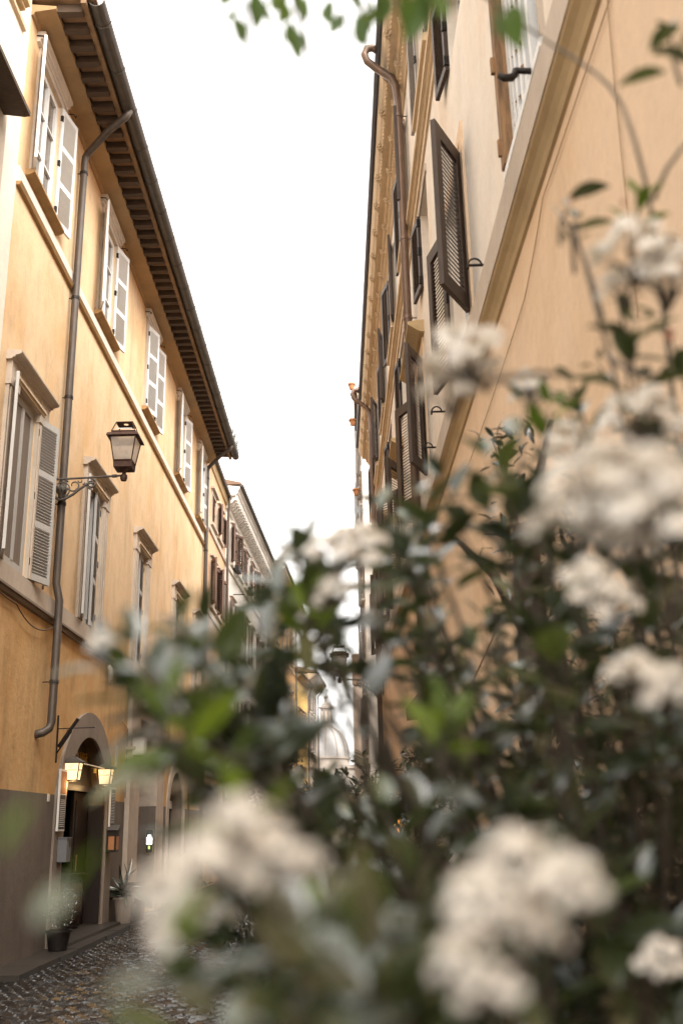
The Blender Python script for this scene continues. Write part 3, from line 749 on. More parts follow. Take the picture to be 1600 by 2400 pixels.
# ------------------------------------------------------------------ lit pub lanterns
def pub_lantern(loc, label, rz=0):
    t = thing('pub_lantern', label, 'lamp', loc, rz, 'lit lanterns over the pub door')
    h0, h1, H = .125, .165, .36
    q = ((-1, -1), (1, -1), (1, 1), (-1, 1))
    mb = MB()
    for i, j in q: mb.tube([(i * h0, j * h0, 0), (i * h1, j * h1, H)], .014, 4)
    mb.box(-h0 - .01, h0 + .01, -h0 - .01, h0 + .01, -.025, 0)
    for i in range(4):
        a, b = q[i], q[(i + 1) % 4]; mb.tube([(a[0] * h1, a[1] * h1, H), (b[0] * h1, b[1] * h1, H)], .014, 4)
    mb.build('lantern_frame', 'iron', t)
    mb = MB(); e = .225
    mb.add([(i * e, j * e, H) for i, j in q] + [(i * e, j * e, H + .02) for i, j in q] + [(i * .05, j * .05, H + .13) for i, j in q], [(0, 1, 5, 4), (1, 2, 6, 5), (2, 3, 7, 6), (3, 0, 4, 7), (4, 5, 9, 8), (5, 6, 10, 9), (6, 7, 11, 10), (7, 4, 8, 11), (8, 9, 10, 11), (3, 2, 1, 0)])
    mb.build('lantern_roof', 'gutter_metal', t)
    for k in range(4):
        a, b = q[k], q[(k + 1) % 4]
        pn = MB().quad((a[0] * (h0 - .004), a[1] * (h0 - .004), .005), (b[0] * (h0 - .004), b[1] * (h0 - .004), .005), (b[0] * (h1 - .004), b[1] * (h1 - .004), H), (a[0] * (h1 - .004), a[1] * (h1 - .004), H)).build('glowing_pane', 'lamp_glow' if k in (0, 2) else 'lamp_glow', t)
        if k in (0, 1):
            me = text_mesh("GUINNESS", .052, 'brown_ink', .001)
            ax = Vector((b[0] - a[0], b[1] - a[1], 0)).normalized(); o_ = Vector((a[0] + b[0], a[1] + b[1], 0)).normalized()
            up = (Vector((0, 0, H)) + o_ * (h1 - h0)).normalized(); nrm = ax.cross(up)
            def fr(z): 
                c = o_ * (h0 + (h1 - h0) * z / H + .003) + Vector((0, 0, z)); return Matrix(((ax.x, up.x, nrm.x, c.x), (ax.y, up.y, nrm.y, c.y), (ax.z, up.z, nrm.z, c.z), (0, 0, 0, 1)))
            put('lettering', me, t, mtx=fr(.19))
            hp = MB()   # small harp emblem
            hp.tube([(-.02, .0, 0), (-.022, .03, 0), (-.012, .055, 0), (.0, .05, 0), (.016, .056, 0), (.02, .045, 0)], .0028, 4); hp.tube([(-.02, 0, 0), (.0, .012, 0), (.02, .045, 0)], .0024, 4)
            for u in (.25, .5, .75): hp.tube([(-.02 + .04 * u, .045 * u * .9, 0), (-.02 + .036 * u, .05, 0)], .0012, 3)
            put('harp_emblem', hp.mesh('harp_emblem', 'gold_paint'), t, mtx=fr(.25))
    ld = bpy.data.lights.new('lantern_bulb', 'POINT'); ld.energy = 1.2; ld.color = (1.0, .6, .25); ld.shadow_soft_size = .06
    lo = bpy.data.objects.new('lantern_bulb', ld); COL.objects.link(lo); lo.parent = t; lo.location = (0, 0, -.09)
    return t
M['lamp_glow'].node_tree.nodes["Principled BSDF"].inputs['Emission Strength'].default_value = 0.42
M['lamp_glow'].node_tree.nodes["Principled BSDF"].inputs['Base Color'].default_value = (.3, .25, .18, 1)
p1 = pub_lantern((-4.06, 15.23, 2.34), 'lit pub lantern with clearly printed GUINNESS pane, over the near side of the doorway')
p1.scale = (.68, .68, .68)
p2 = copy_tree(p1, (-4.06, 17.3, 2.36), None, 'lit pub lantern with the brightest pane, over the far side of the dark arched doorway')
mb = MB(); mb.tube([(0, 0, 0), (.0, 2.1, .01)], .012, 6)
for y in (.02, 2.05): mb.tube([(-.24, y, .02), (0, y, .0), (0.0, y, -.17)], .011, 6)
lr = mb.build('lamp_rail', 'brass', None, loc=(-4.06, 15.22, 2.60), label='thin brass rail that carries the two lit pub lanterns', cat='rail')
mb = MB(); mb.tube([Vector((0, 0, 0)), Vector((.02, .05, -.1)), Vector((.03, .16, -.22)), Vector((.03, .34, -.29)), Vector((.03, .5, -.3))], .008, 5); mb.tube([(0, 0, .0), (0, 0, -.07)], .03, 8)
mb.build('lamp_cable', 'gold_paint', None, loc=(-4.05, 16.5, 2.57), label='yellow lit cable looping from the rail between the pub lanterns', cat='cable')

def menu_board(loc, h, label, rows, seed):
    t = thing('menu_board', label, 'menu board', loc, 0, 'menu boards on the door surround')
    MB().box(0, .03, -.17, .17, 0, h).build('board', 'plastic_white', t)
    MB().box(.03, .034, -.145, .145, .03, h - (.36 if rows else .03)).build('sheet', 'ink', t)
    if rows: MB().box(.03, .033, -.145, .145, h - .34, h - .03).build('picture', 'clay', t)
    r = random.Random(seed); mb = MB(); z = .06
    while z < h - (.42 if rows else .08):
        y = -.125
        while y < .11:
            l = r.uniform(.02, .06); mb.box(.034, .0355, y, min(y + l, .13), z, z + .011); y += l + .014
        z += .026
    mb.build('print', 'menu_paper', t, kind='stuff')
menu_board((-4.15, 14.98, 1.62), .86, 'tall white framed menu board on the near jamb of the pub arch', True, 1)
menu_board((-4.15, 18.2, 1.68), .66, 'narrow menu board with faded foot, on the far jamb of the pub arch', False, 2)
t = thing('letter_box', 'plain grey metal box on the near jamb of the pub door', 'box', (-4.15, 15.08, 1.2))
MB().box(0, .13, -.12, .12, 0, .32).build('body', 'plastic_grey', t); MB().box(-.0, .145, -.13, .13, .321, .335).build('lid', 'plastic_grey', t)
mb = MB(); mb.box(.131, .134, .02, .035, .2, .29); mb.box(.131, .134, .06, .075, .2, .29); mb.build('slot', 'ink', t)
t = thing('display_case', 'small black roofed display case with orange card, on the far jamb of the pub door', 'display case', (-4.15, 18.1, 1.26))
MB().box(0, .16, -.12, .12, 0, .36).build('body', 'iron', t)
mb = MB(); mb.prism([(-.15, .365), (.15, .365), (0, .45)], 0, -.0, .2); mb.build('roof', 'gutter_metal', t)
MB().box(.161, .165, -.09, .09, .04, .26).build('card', 'clay', t); MB().box(.03, .13, -.1225, -.1205, .04, .26).build('side_card', 'clay', t)
t = thing('intercom_panel', 'oval-ended brass intercom panel with lit name tags, in the reveal of the stone portal', 'intercom', (-4.2, 22.23, 1.14))
def stad(w, h, y0, y1, cx=-.0):
    a = [(cx + w * math.cos(PI * k / 10), h - w * .5 + w * .5 * math.sin(PI * k / 10)) for k in range(11)]
    b = [(cx - w * math.cos(PI * k / 10), w * .5 - w * .5 * math.sin(PI * k / 10)) for k in range(11)]
    mb = MB(); mb.prism([(x, z) for x, z in a + b], 1, y0, y1); return mb
stad(.085, .50, -.012, .0, -.02).build('plate', 'brass', t); stad(.072, .475, -.018, -.012, -.02).mesh('x', 'ink')
o_ = stad(.072, .475, -.018, -.0125, -.02).build('face', 'ink', t, loc=(0, 0, .012))
mb = MB(); mb.box(-.055, .015, -.024, -.0185, .335, .375); mb.build('lamp', 'panel_glow', t)
for j in range(5):
    for i in (-1, 1): MB().box(-.02 + i * .036 - .024, -.02 + i * .036 + .024, -.024, -.0185, .185 + j * .029, .185 + j * .029 + .024).build('name_tag', 'panel_glow', t)
mb = MB()
for j in range(4):
    for i in (-1, 0, 1): mb.box(-.02 + i * .014 - .005, -.02 + i * .014 + .005, -.024, -.0185, .09 + j * .018, .09 + j * .018 + .012)
mb.build('keypad', 'key_glow', t, kind='stuff')
t = thing('alarm_box', 'white plastic box fixed on the near impost of the stone portal', 'alarm box', (-4.07, 19.55, 2.98))
MB().box(0, .2, -.14, .14, 0, .33).build('body', 'plastic_white', t); MB().box(.2, .215, -.13, .13, .01, .32).build('cover', 'plastic_white', t)
t = thing('wall_spotlight', 'small black spotlight on an arm above the portal cornice', 'spotlight', (-3.95, 21.6, 4.40))
mb = MB(); mb.tube([(0, 0, 0), (.05, .02, .25), (.12, .02, .33)], .013, 6); mb.build('arm', 'iron', t); MB().box(.08, .2, -.06, .08, .3, .37).build('head', 'iron', t)
t = thing('sign_bracket', 'thin black iron sign bracket beside the crown of the pub arch', 'bracket', (-4.2, 14.72, 2.98))
mb = MB(); mb.tube([(.02, 0, -.42), (.02, -.02, .25)], .013, 6); mb.tube([(.02, 0, .06), (.55, .02, .07)], .008, 6); mb.build('arm', 'iron', t)
mb = MB(); mb.tube([(.04, .0, -.2), (.30, .02, .2)], .028, 6); mb.tube([(.02, -.02, -.3), (.22, .0, .02)], .012, 6); mb.build('spot_tube', 'iron', t)
t = thing('hook_fitting', 'short pale pipe stub hanging from the lower string course', 'pipe', (-4.16, 17.5, 3.95))
mb = MB(); mb.tube([(0, 0, .42), (.05, 0, .36), (.06, 0, .1)], .045, 8); mb.build('stub', 'pale_stone', t, smooth=True)
t = thing('wooden_barrel', 'dark red wooden barrel standing inside the pub doorway', 'barrel', (-4.62, 17.25, .08))
mb = MB(); mb.lathe([(0, 0), (.22, 0), (.27, .25), (.28, .42), (.27, .6), (.23, .85), (0, .85)], 20); mb.build('staves', 'barrel_wood', t, smooth=True)
mb = MB()
for z, r in ((.1, .245), (.28, .278), (.58, .277), (.76, .252)): mb.lathe([(r, z - .02), (r + .006, z - .02), (r + .006, z + .02), (r, z + .02)], 20)
mb.build('hoop', 'iron', t, kind='stuff'); mb = MB(); mb.lathe([(0, .855), (.34, .855), (.34, .885), (0, .885)], 20); mb.build('table_top', 'dark_wood', t)

# ------------------------------------------------------------------ houses further along both sides
def shared(key, mb, mats, cache={}):
    if key not in cache: cache[key] = mb().mesh(key.split('|')[0], mats)
    return cache[key]
def row_house(name, label, p0, p1, h, wallm, sg, floors, cols, shut=None, cornice='plain', ground=True, open_p=0.75, seed=1, frame='stone', ww=.95, pipe=True, group='tall plaster houses lining the street', margin=.9):
    dx, dy = p1[0] - p0[0], p1[1] - p0[1]; ln = math.hypot(dx, dy)
    F = Facade(name, label, p0[0], p0[1], -math.atan2(dx, dy), sg, 'house', group)
    r = random.Random(seed); holes = []
    cs = [margin + (ln - 2 * margin) * (i + .5) / cols for i in range(cols)]
    for z0, z1 in floors: holes += [(c - ww / 2, c + ww / 2, z0, z1) for c in cs]
    gh = [(c - .6, c + .6, .05, 2.7) for c in cs] if ground else []
    F.wall(0, ln, 0, h, holes + gh, [wallm], .22)
    for hh in holes + gh:
        isd = hh in gh
        a, b = hh[1] - hh[0], hh[3] - hh[2]
        def fr_():
            mb = MB(); q = .13
            for y0, y1, z0, z1 in ((-q, 0, 0, b), (a, a + q, 0, b), (-q, a + q, b, b + q)): mb.box(0, sg * .035, y0, y1, z0, z1)
            mb.box(0, sg * .12, -q - .06, a + q + .06, b + q, b + q + .07)
            if not isd: mb.box(0, sg * .1, -q - .04, a + q + .04, -.09, -.002)
            return mb
        def sash_():
            mb = MB(); x = -sg * .15
            for y0, y1 in ((0, .05), (a - .05, a), (a / 2 - .03, a / 2 + .03)): mb.box(x - .02, x + .02, y0, y1, 0, b)
            for z0, z1 in ((.001, .05), (b - .05, b - .001), (b * .6, b * .6 + .03)): mb.box(x - .018, x + .018, .05, a - .05, z0, z1)
            return mb
        def pane_(): return MB().quad((-sg * .16, 0, 0), (-sg * .16, a, 0), (-sg * .16, a, b), (-sg * .16, 0, b))
        k = f'{a:.2f}_{b:.2f}_{sg}_{isd}'
        wn = put('doorway' if isd else 'window', shared('window_frame|' + frame + k, fr_, frame), F.root, (0, hh[0], hh[2]))
        put('sash', shared('sash|' + k + str(isd), sash_, 'dark_wood' if isd else 'white_paint'), wn)
        put('pane', shared('pane|' + k, pane_, 'pane_dark'), wn)
        if shut and not isd:
            if r.random() < open_p:
                th = r.uniform(.12, .5)
                F.leaf(shut, .05, hh[0] - .02, hh[2], math.sin(th), -math.cos(th)).scale = (a / 1.0, 1, b / LEAFH[shut])
                th = r.uniform(.12, .5)
                F.leaf(shut, .05, hh[1] + .02, hh[2], math.sin(th), math.cos(th)).scale = (a / 1.0, 1, b / LEAFH[shut])
            else:
                F.leaf(shut, -.04, hh[0] + .01, hh[2] + .01, 0, 1).scale = (a / 1.02, 1, b / LEAFH[shut] * .98)
                F.leaf(shut, -.04, hh[1] - .01, hh[2] + .01, 0, -1).scale = (a / 1.02, 1, b / LEAFH[shut] * .98)
    for z0, z1 in floors[:1] + floors[1:]:
        mb = MB(); F.prof(mb, [(0, z0 - .38), (.05, z0 - .37), (.05, z0 - .2), (0, z0 - .18)], 0, ln); F.part(mb, 'string_course', [frame])
    if cornice == 'modillion':
        mb = MB(); F.prof(mb, [(0, h - .78), (.06, h - .77), (.06, h - .55), (.1, h - .5), (.1, h - .42), (0, h - .4)], 0, ln)
        F.prof(mb, [(0, h - .3), (.36, h - .3), (.38, h - .26), (.44, h - .2), (.44, h - .12), (.52, h - .02), (.52, h + .03), (0, h + .1)], 0, ln)
        cn = F.part(mb, 'cornice', ['white_plaster'])
        me = MB().prism([(0, -.2), (.14, -.2), (.22, -.15), (.3, -.05), (.4, -.07), (.42, .1), (0, .1)] if sg > 0 else [(0, -.2), (-.14, -.2), (-.22, -.15), (-.3, -.05), (-.4, -.07), (-.42, .1), (0, .1)], 1, -.09, .09).mesh('modillion', 'white_plaster')
        n = int(ln / .36)
        for i in range(n): put('modillion', me, cn, (0, (i + .5) * ln / n, h - .4))
        o1 = .52
    elif cornice == 'deep':
        mb = MB(); F.prof(mb, [(0, h - .5), (.1, h - .45), (.5, h - .12), (.62, h - .1), (.62, h), (0, h + .05)], -.05, ln + .05); F.part(mb, 'cornice', ['warm_stone']); o1 = .62
    elif cornice == 'slight':
        mb = MB(); F.prof(mb, [(0, h - .2), (.05, h - .18), (.1, h - .02), (.1, h + .04), (0, h + .06)], 0, ln); F.part(mb, 'cornice', ['tan_stone']); o1 = .1
    else:
        mb = MB(); F.prof(mb, [(0, h - .2), (.12, h - .18), (.35, h - .02), (.35, h + .04), (0, h + .06)], 0, ln); F.part(mb, 'cornice', ['tan_stone']); o1 = .35
    mb = MB(); F.prof(mb, [(o1 - .02, h + .04), (o1 + .1, h + .02), (o1 + .12, h + .1), (o1, h + .14)], -.02, ln + .02); F.part(mb, 'gutter', ['gutter_metal'])
    mb = MB(); F.prof(mb, [(-.2, h + .12), (o1 + .04, h + .11), (o1 + .04, h + .18), (-8, h + 2.3), (-8, h + .12)], -.03, ln + .03); F.part(mb, 'roof', ['old_tile'])
    if pipe:
        mb = MB(); F.tube(mb, [(o1 + .06, ln - .25, h + .04), (.12, ln - .2, h - .7), (.1, ln - .2, .3)], .05, 6); F.part(mb, 'drainpipe', ['pipe_metal'])
    return F
LEAFH = {'row': 1.5, 'row_grey': 1.5, 'attic': 1.55, 'brown_far': 1.52}
b2 = row_house('pink_house', 'narrow pinkish orange house with dark red shutters, next after the long ochre house', (-4.2, 29.42), (-4.19, 34.4), 13.0, 'pink_plaster', 1, [(3.5, 5.3), (8.3, 9.75), (11.0, 12.0)], 2, 'row', 'slight', seed=3)
b3 = row_house('white_house', 'white house with a modillion cornice and many dark louvred shutters', (-4.2, 34.42), (-3.72, 47.6), 13.5, 'white_plaster', 1, [(4.6, 6.3), (7.9, 9.6), (11.0, 12.4)], 6, 'row', 'modillion', seed=8, frame='pale_stone', open_p=.85)
b4 = row_house('amber_house', 'amber house with a carved pilaster at its corner, beyond the white house', (-3.5, 48.0), (-3.02, 60.0), 14.0, 'amber_plaster', 1, [(3.6, 5.4), (6.8, 8.9), (10.6, 12.4)], 4, 'row_grey', 'deep', seed=4, frame='warm_stone', open_p=.3)
b5 = row_house('yellow_house', 'low bright yellow house well down the street', (-3.0, 60.03), (-2.52, 66.0), 10.4, 'yellow_plaster', 1, [(3.4, 5.0), (6.8, 8.4)], 3, None, 'plain', seed=5, frame='tan_stone')
b6 = row_house('peach_house', 'peach house with boxed eaves at the bend where the street ends', (-2.5, 66.03), (-2.1, 73.0), 11.3, 'peach_plaster', 1, [(3.4, 5.2), (6.4, 8.2), (9.0, 10.2)], 3, 'row_grey', 'deep', seed=6, frame='pale_stone')
# corner pilaster with its leafy capital on the amber house
mb = MB(); b4.bx(mb, 0, .12, .1, .8, 0, 12.5); pl = b4.part(mb, 'pilaster', ['warm_stone'])
mb = MB(); b4.bx(mb, 0, .16, .05, .85, 12.5, 12.58); b4.bx(mb, .12, .2, .12, .78, 12.58, 13.35); b4.bx(mb, 0, .32, -.02, .92, 13.35, 13.48)
for zz, n, q in ((12.62, 5, .05), (12.9, 4, .08), (13.15, 5, .1)):
    for i in range(n):
        s = .12 + .66 * (i + .5) / n; b4.tube(mb, [(.19, s, zz), (.2 + q, s, zz + .12), (.22 + q * 1.6, s, zz + .2), (.2 + q * 1.4, s, zz + .15)], [.05, .07, .045, .02], 6)
b4.part(mb, 'capital', ['warm_stone'], pl)
# tall grey shutter doors of the loggia at the far end of the white house
mb = MB(); b3.bx(mb, 0, .62, 11.4, 12.6, 10.75, 10.86); b3.part(mb, 'balcony_slab', ['pale_stone'])
for s, dz in ((11.45, 0), (12.5, 0)):
    q = b3.leaf('row_grey', .05, s, 10.9, 1.0, .05); q.scale = (1.15, 1, 1.25)
mb = MB(); b3.tube(mb, [(.0, 2.0, 9.95), (.45, 2.0, 9.95)], .02, 5); b3.part(mb, 'iron_arm', ['iron'])
# flower troughs under two windows of the white house
def trough(F, s, z, label, seed):
    wpt = F.root.matrix_world if False else None
    t = thing('window_box', label, 'flower box', F.root.location + Vector((F.sg * .16 * math.cos(F.root.rotation_euler.z) - s * math.sin(F.root.rotation_euler.z), s * math.cos(F.root.rotation_euler.z), z)), F.root.rotation_euler.z, 'flower boxes under far windows')
    MB().box(-.1, .1, -.38, .38, 0, .17).build('trough', 'iron', t)
    r = random.Random(seed); mb = MB()
    for i in range(90):
        c = Vector((r.uniform(-.12, .18), r.uniform(-.4, .4), r.uniform(.12, .42) - (.2 if r.random() < .2 else 0))); d = Vector((r.uniform(-1, 1), r.uniform(-1, 1), r.uniform(-.5, 1))).normalized() * .06; n = d.cross(Vector((r.uniform(-1, 1), r.uniform(-1, 1), .3))).normalized() * .025
        mb.quad(c, c + d * .5 + n, c + d, c + d * .5 - n)
    mb.build('leaf', 'ivy_leaf', t, kind='stuff'); mb = MB()
    for i in range(9):
        c = Vector((r.uniform(-.05, .2), r.uniform(-.35, .35), r.uniform(.2, .45))); mb.lathe([(0, -.03), (.03, 0), (0, .03)], 5, c)
    mb.build('blossom', 'bud_red', t, kind='stuff')
trough(b3, 2.1, 10.85, 'dark flower box under the nearer top window of the white house', 3)
trough(b3, 5.8, 10.85, 'dark flower box under a farther top window of the white house', 4)

# church with its dome, and the pale houses that close the street
ch = Facade('church', 'pale domed church far off at the end of the street', -9, 215, 0, 1, 'church')
t = ch.root
mb = MB(); mb.box(-14, 22, 0, 20, 0, 13.2); mb.box(-14.4, 22.4, -.5, 20.5, 13.2, 13.9); mb.box(-3, 13, -1.2, -.01, 0, 12); mb.prism([(-3, 12.01), (13, 12.01), (5, 13.19)], 1, -1.3, -.02); mb.build('nave', 'far_stone', t)
mb = MB(); mb.lathe([(4.9, 13.9), (4.9, 15.3), (5.2, 15.4), (5.2, 15.8), (4.7, 15.9)], 24, (4.7, 6, 0)); dr = mb.build('drum', 'far_stone', t)
mb = MB(); mb.lathe([(4.7 * math.cos(a), 15.9 + 6.6 * math.sin(a)) for a in [PI / 2 * k / 12 * .86 for k in range(13)]], 24, (4.7, 6, 0)); dm = mb.build('dome', 'lead_roof', t, smooth=True)
mb = MB()
for k in range(12):
    a = 2 * PI * k / 12; mb.tube([(4.7 + 4.76 * math.cos(b) * math.cos(a), 6 + 4.76 * math.cos(b) * math.sin(a), 15.9 + 6.66 * math.sin(b)) for b in [PI / 2 * j / 10 * .86 for j in range(11)]], .16, 5)
mb.build('rib', 'far_stone', dm, kind='stuff')
mb = MB(); mb.lathe([(1.55, 22.2), (1.6, 22.7), (1.25, 22.8), (1.25, 26.2), (1.6, 26.3), (1.6, 26.7), (1.1, 26.8), (.95, 27.3), (.4, 27.8), (.25, 28.2), (.3, 28.5), (.5, 28.8), (.3, 29.1), (.1, 29.2), (0, 29.2)], 12, (4.7, 6, 0)); lt = mb.build('lantern_turret', 'far_stone', t)
for k in range(8):
    a = 2 * PI * k / 8; MB().box(-.2, .2, -.05, .05, 23.4, 25.6, Matrix.Translation((4.7 + 1.24 * math.cos(a), 6 + 1.24 * math.sin(a), 0)) @ Matrix.Rotation(a + PI / 2, 4, 'Z')).build('window', 'stone', lt)
mb = MB(); mb.box(4.65, 4.75, 5.95, 6.05, 29.2, 31.0); mb.box(4.25, 5.15, 5.96, 6.04, 30.3, 30.4); mb.build('cross', 'iron', lt)
row_house('end_house', 'pale peach house closing the street below the small lantern', (5.6, 78.0), (1.75, 78.6), 11.0, 'end_plaster', 1, [(3.4, 5.2), (6.4, 8.2), (9.1, 10.2)], 3, None, 'plain', seed=9, frame='stone', pipe=False)
# ------------------------------------------------------------------ peach house on the near side, seen steeply along its wall
psi = math.radians(-.627)
tx, ty = math.sin(psi), math.cos(psi)
R = Facade('peach_house', 'peach house, upper storeys coloured paler for glare, beside the flowering shrub, with brown shutters and ornate cornice', 1.1 - 7.26 * tx, 7.26 - 7.26 * ty, -psi, -1)
MID = [4.82, 7.8, 11.75, 15.6, 19.4, 23.2]
MH = [(c - .53, c + .53, 5.56, 7.1) for c in MID]
AT = [5.6, 9.5, 12.75, 16.0, 19.4, 22.8, 26.0]
AH = [(c - .5, c + .5, 9.85, 11.3) for c in AT]
ZH = [(c - .4, c + .4, 7.85 if c > 8 else 8.3, 8.85 if c > 8 else 9.05) for c in (7.2, 10.35, 14.3, 18.0, 22.0)]
GH = [(9.6, 11.2, .06, 3.0), (16.4, 17.6, .06, 2.8), (21.5, 23.3, .06, 3.1)]
R.wall(-3.0, 27.5, 0, 11.8, MH + AH + ZH + GH, ['peach_glare', 'peach_plaster'], .22, split=5.0)
mb = MB(); R.prof(mb, [(0, 5.03), (.10, 5.03), (.10, 5.27), (.07, 5.32), (.05, 5.33), (.05, 5.42), (0, 5.46)], -3, 27.5)
band = R.part(mb, 'band_course', ['stone'])
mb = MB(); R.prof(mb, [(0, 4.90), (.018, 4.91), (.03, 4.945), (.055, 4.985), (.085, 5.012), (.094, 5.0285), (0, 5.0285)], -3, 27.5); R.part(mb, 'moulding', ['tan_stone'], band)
mb = MB(); R.prof(mb, [(0, 9.36), (.03, 9.365), (.05, 9.4), (.085, 9.41), (.085, 9.5), (.06, 9.53), (.06, 9.56), (0, 9.58)], -3, 27.5); sc_ = R.part(mb, 'upper_string_course', ['warm_stone'])
mb = MB(); R.prof(mb, [(0, 9.12), (.025, 9.125), (.03, 9.2), (0, 9.21)], -3, 27.5); R.part(mb, 'fillet', ['warm_stone'], sc_)
# cornice, stepped mouldings with egg-and-dart rows and rosettes
mb = MB(); R.prof(mb, [(0, 11.62), (.03, 11.625), (.03, 11.70), (.07, 11.73), (.09, 11.79), (.13, 11.80), (.13, 11.86), (.15, 11.9), (.24, 11.91), (.24, 11.97), (.30, 12.05), (.33, 12.16), (.34, 12.24), (0, 12.3)], -3, 27.5)
cor = R.part(mb, 'cornice', ['warm_stone'])
egg = MB(); egg.lathe([(0, -.035), (.016, -.03), (.026, -.01), (.026, .012), (.016, .03), (0, .034)], 7); egm = egg.mesh('egg_moulding', 'tan_stone')
mb = MB()
s = 6.0
while s < 27:
    for o, z in ((.075, 11.755), (.245, 11.94)): mb.lathe([(0, -.03), (.02, -.02), (.024, .005), (.014, .028), (0, .032)], 6, R.P(o, s, z))
    s += .085
R.part(mb, 'egg_moulding', ['warm_stone'], cor, kind='stuff')
ros = MB()
for k in range(8):
    a = 2 * PI * k / 8; ros.tube([(0, 0, 0), (-.03, .05 * math.cos(a), .05 * math.sin(a)), (-.012, .085 * math.cos(a), .085 * math.sin(a))], [.014, .024, .008], 5)
ros.lathe([(0, -.03), (.03, -.02), (.03, .02), (0, .03)], 8, (-.03, 0, 0)); rosm = ros.mesh('rosette', 'warm_stone', True)
rot = Matrix.Rotation(math.radians(-38), 4, 'Y')
for i in range(26):
    put('rosette', rosm, cor, mtx=Matrix.Translation((-.27, 6.3 + i * .8, 11.99)) @ rot)
    put('rosette', rosm, cor, mtx=Matrix.Translation((-.11, 6.7 + i * .8, 11.83)) @ rot)
mb = MB(); R.prof(mb, [(.33, 12.24), (.37, 12.235), (.41, 12.27), (.42, 12.34), (.33, 12.36)], -3, 27.5); R.part(mb, 'gutter', ['blue_gutter'])
mb = MB(); R.prof(mb, [(-.1, 12.32), (.38, 12.37), (.38, 12.41), (-8, 14.6), (-8, 12.32)], -3, 27.5); R.part(mb, 'roof', ['terracotta'])
# plain plaster margins between the windows (slightly raised lesenes seen as pale strips)
mb = MB()
for c in MID[1:]: 
    for a, b in ((c - .68, c - .56), (c + .56, c + .68)): R.bx(mb, 0, .022, a, b, 5.47, 7.22)
    R.bx(mb, 0, .022, c - .68, c + .68, 7.22, 7.34)
R.part(mb, 'window_margin', ['peach_plaster'], kind='stuff')
for i, hh in enumerate(MH):
    c = MID[i]; mb = MB()
    for a, b in ((hh[0] - .03, hh[0]), (hh[1], hh[1] + .03)): R.bx(mb, 0, .03, a, b, hh[2], hh[3])
    R.bx(mb, 0, .031, hh[0] - .03, hh[1] + .03, hh[3], hh[3] + .03)
    wd = window(R, 'window', hh, -.13, 'white_paint', 'pane_dark', mb, 1)
    if i:
        mb = MB(); R.prof(mb, [(0, 7.35), (.06, 7.36), (.2, 7.45), (.2, 7.49), (0, 7.52)], c - .8, c + .8)
        if i > 1: R.part(mb, 'hood', ['tan_stone'], wd)
    mb = MB(); R.prof(mb, [(0, 5.47), (.045, 5.475), (.045, 5.53), (0, 5.55)], hh[0] - .05, hh[1] + .05); R.part(mb, 'sill', ['white_paint' if i == 0 else 'pale_stone'], wd)
LV = {1: ((.50, -.86), (.22, .975)), 2: ((.42, -.90), (.42, .9)), 3: ((.5, -.86), (.6, .8)), 4: ((.45, -.89), (.5, .86)), 5: ((.5, -.86), (.4, .9))}
for i, (a, b) in LV.items():
    kd = 'brown' if i < 3 else 'brown_far'
    R.leaf(kd, .03, MH[i][0] - .02, 5.57, *a); R.leaf(kd, .03, MH[i][1] + .02, 5.57, *b)
# near window: worn shutter edge and the white folding shutter boards inside the frame
mb = MB(); R.bx(mb, -.04, .05, 5.33, 5.42, 5.57, 7.1); R.bx(mb, .05, .075, 5.37, 5.40, 6.3, 6.42); R.bx(mb, .05, .07, 5.375, 5.4, 5.66, 5.78)
R.part(mb, 'shutter_post', ['rust_wood'])
mb = MB()
for k, s in enumerate((5.28, 5.16, 5.02, 4.86, 4.7, 4.52)):
    R.bx(mb, -.11 + .012 * k, -.02 + .008 * k, s, s + .05, 5.57, 7.1)
wb = R.part(mb, 'folding_board', ['white_paint'])
mb = MB()
for k, s in enumerate((5.255, 5.135, 4.995, 4.835)):
    for j in range(8):
        z = 5.75 + j * .17 + (.08 if k % 2 else 0); mb.add([R.P(-.05 + .01 * k, s - .004, z), R.P(-.02 + .01 * k, s + .012, z + .05), R.P(-.05 + .01 * k, s + .024, z + .09), R.P(-.085 + .01 * k, s + .012, z + .04)], [(0, 1, 2, 3)])
R.part(mb, 'catch_plate', ['rust_wood'], wb, kind='stuff')
# shutter catches on the ledge
def catch(s, z, kind):
    mb = MB()
    if kind == 'S':
        mb.tube([R.P(.0, s, z), R.P(.13, s, z + .01)], .017, 8); mb.tube([R.P(.13, s, z + .012), R.P(.14, s - .01, z - .03), R.P(.16, s - .02, z - .055), R.P(.20, s - .025, z - .06), R.P(.225, s - .02, z - .04)], [.017, .02, .022, .021, .018], 8)
    else:
        mb.tube([R.P(.0, s, z), R.P(.15, s, z)], .011, 8); mb.tube([R.P(.04 + .05 - .05 * math.cos(a), s, z + .055 * math.sin(a)) for a in [PI * k / 10 for k in range(11)]], .008, 8); mb.tube([R.P(.14, s, z), R.P(.143, s, z - .03)], .01, 6)
    R.part(mb, 'shutter_catch', ['iron'], smooth=True)
catch(4.47, 5.51, 'S'); catch(6.45, 5.52, 'P')
for s in (9.35, 10.35, 13.2, 14.2): catch(s, 5.6, 'P')
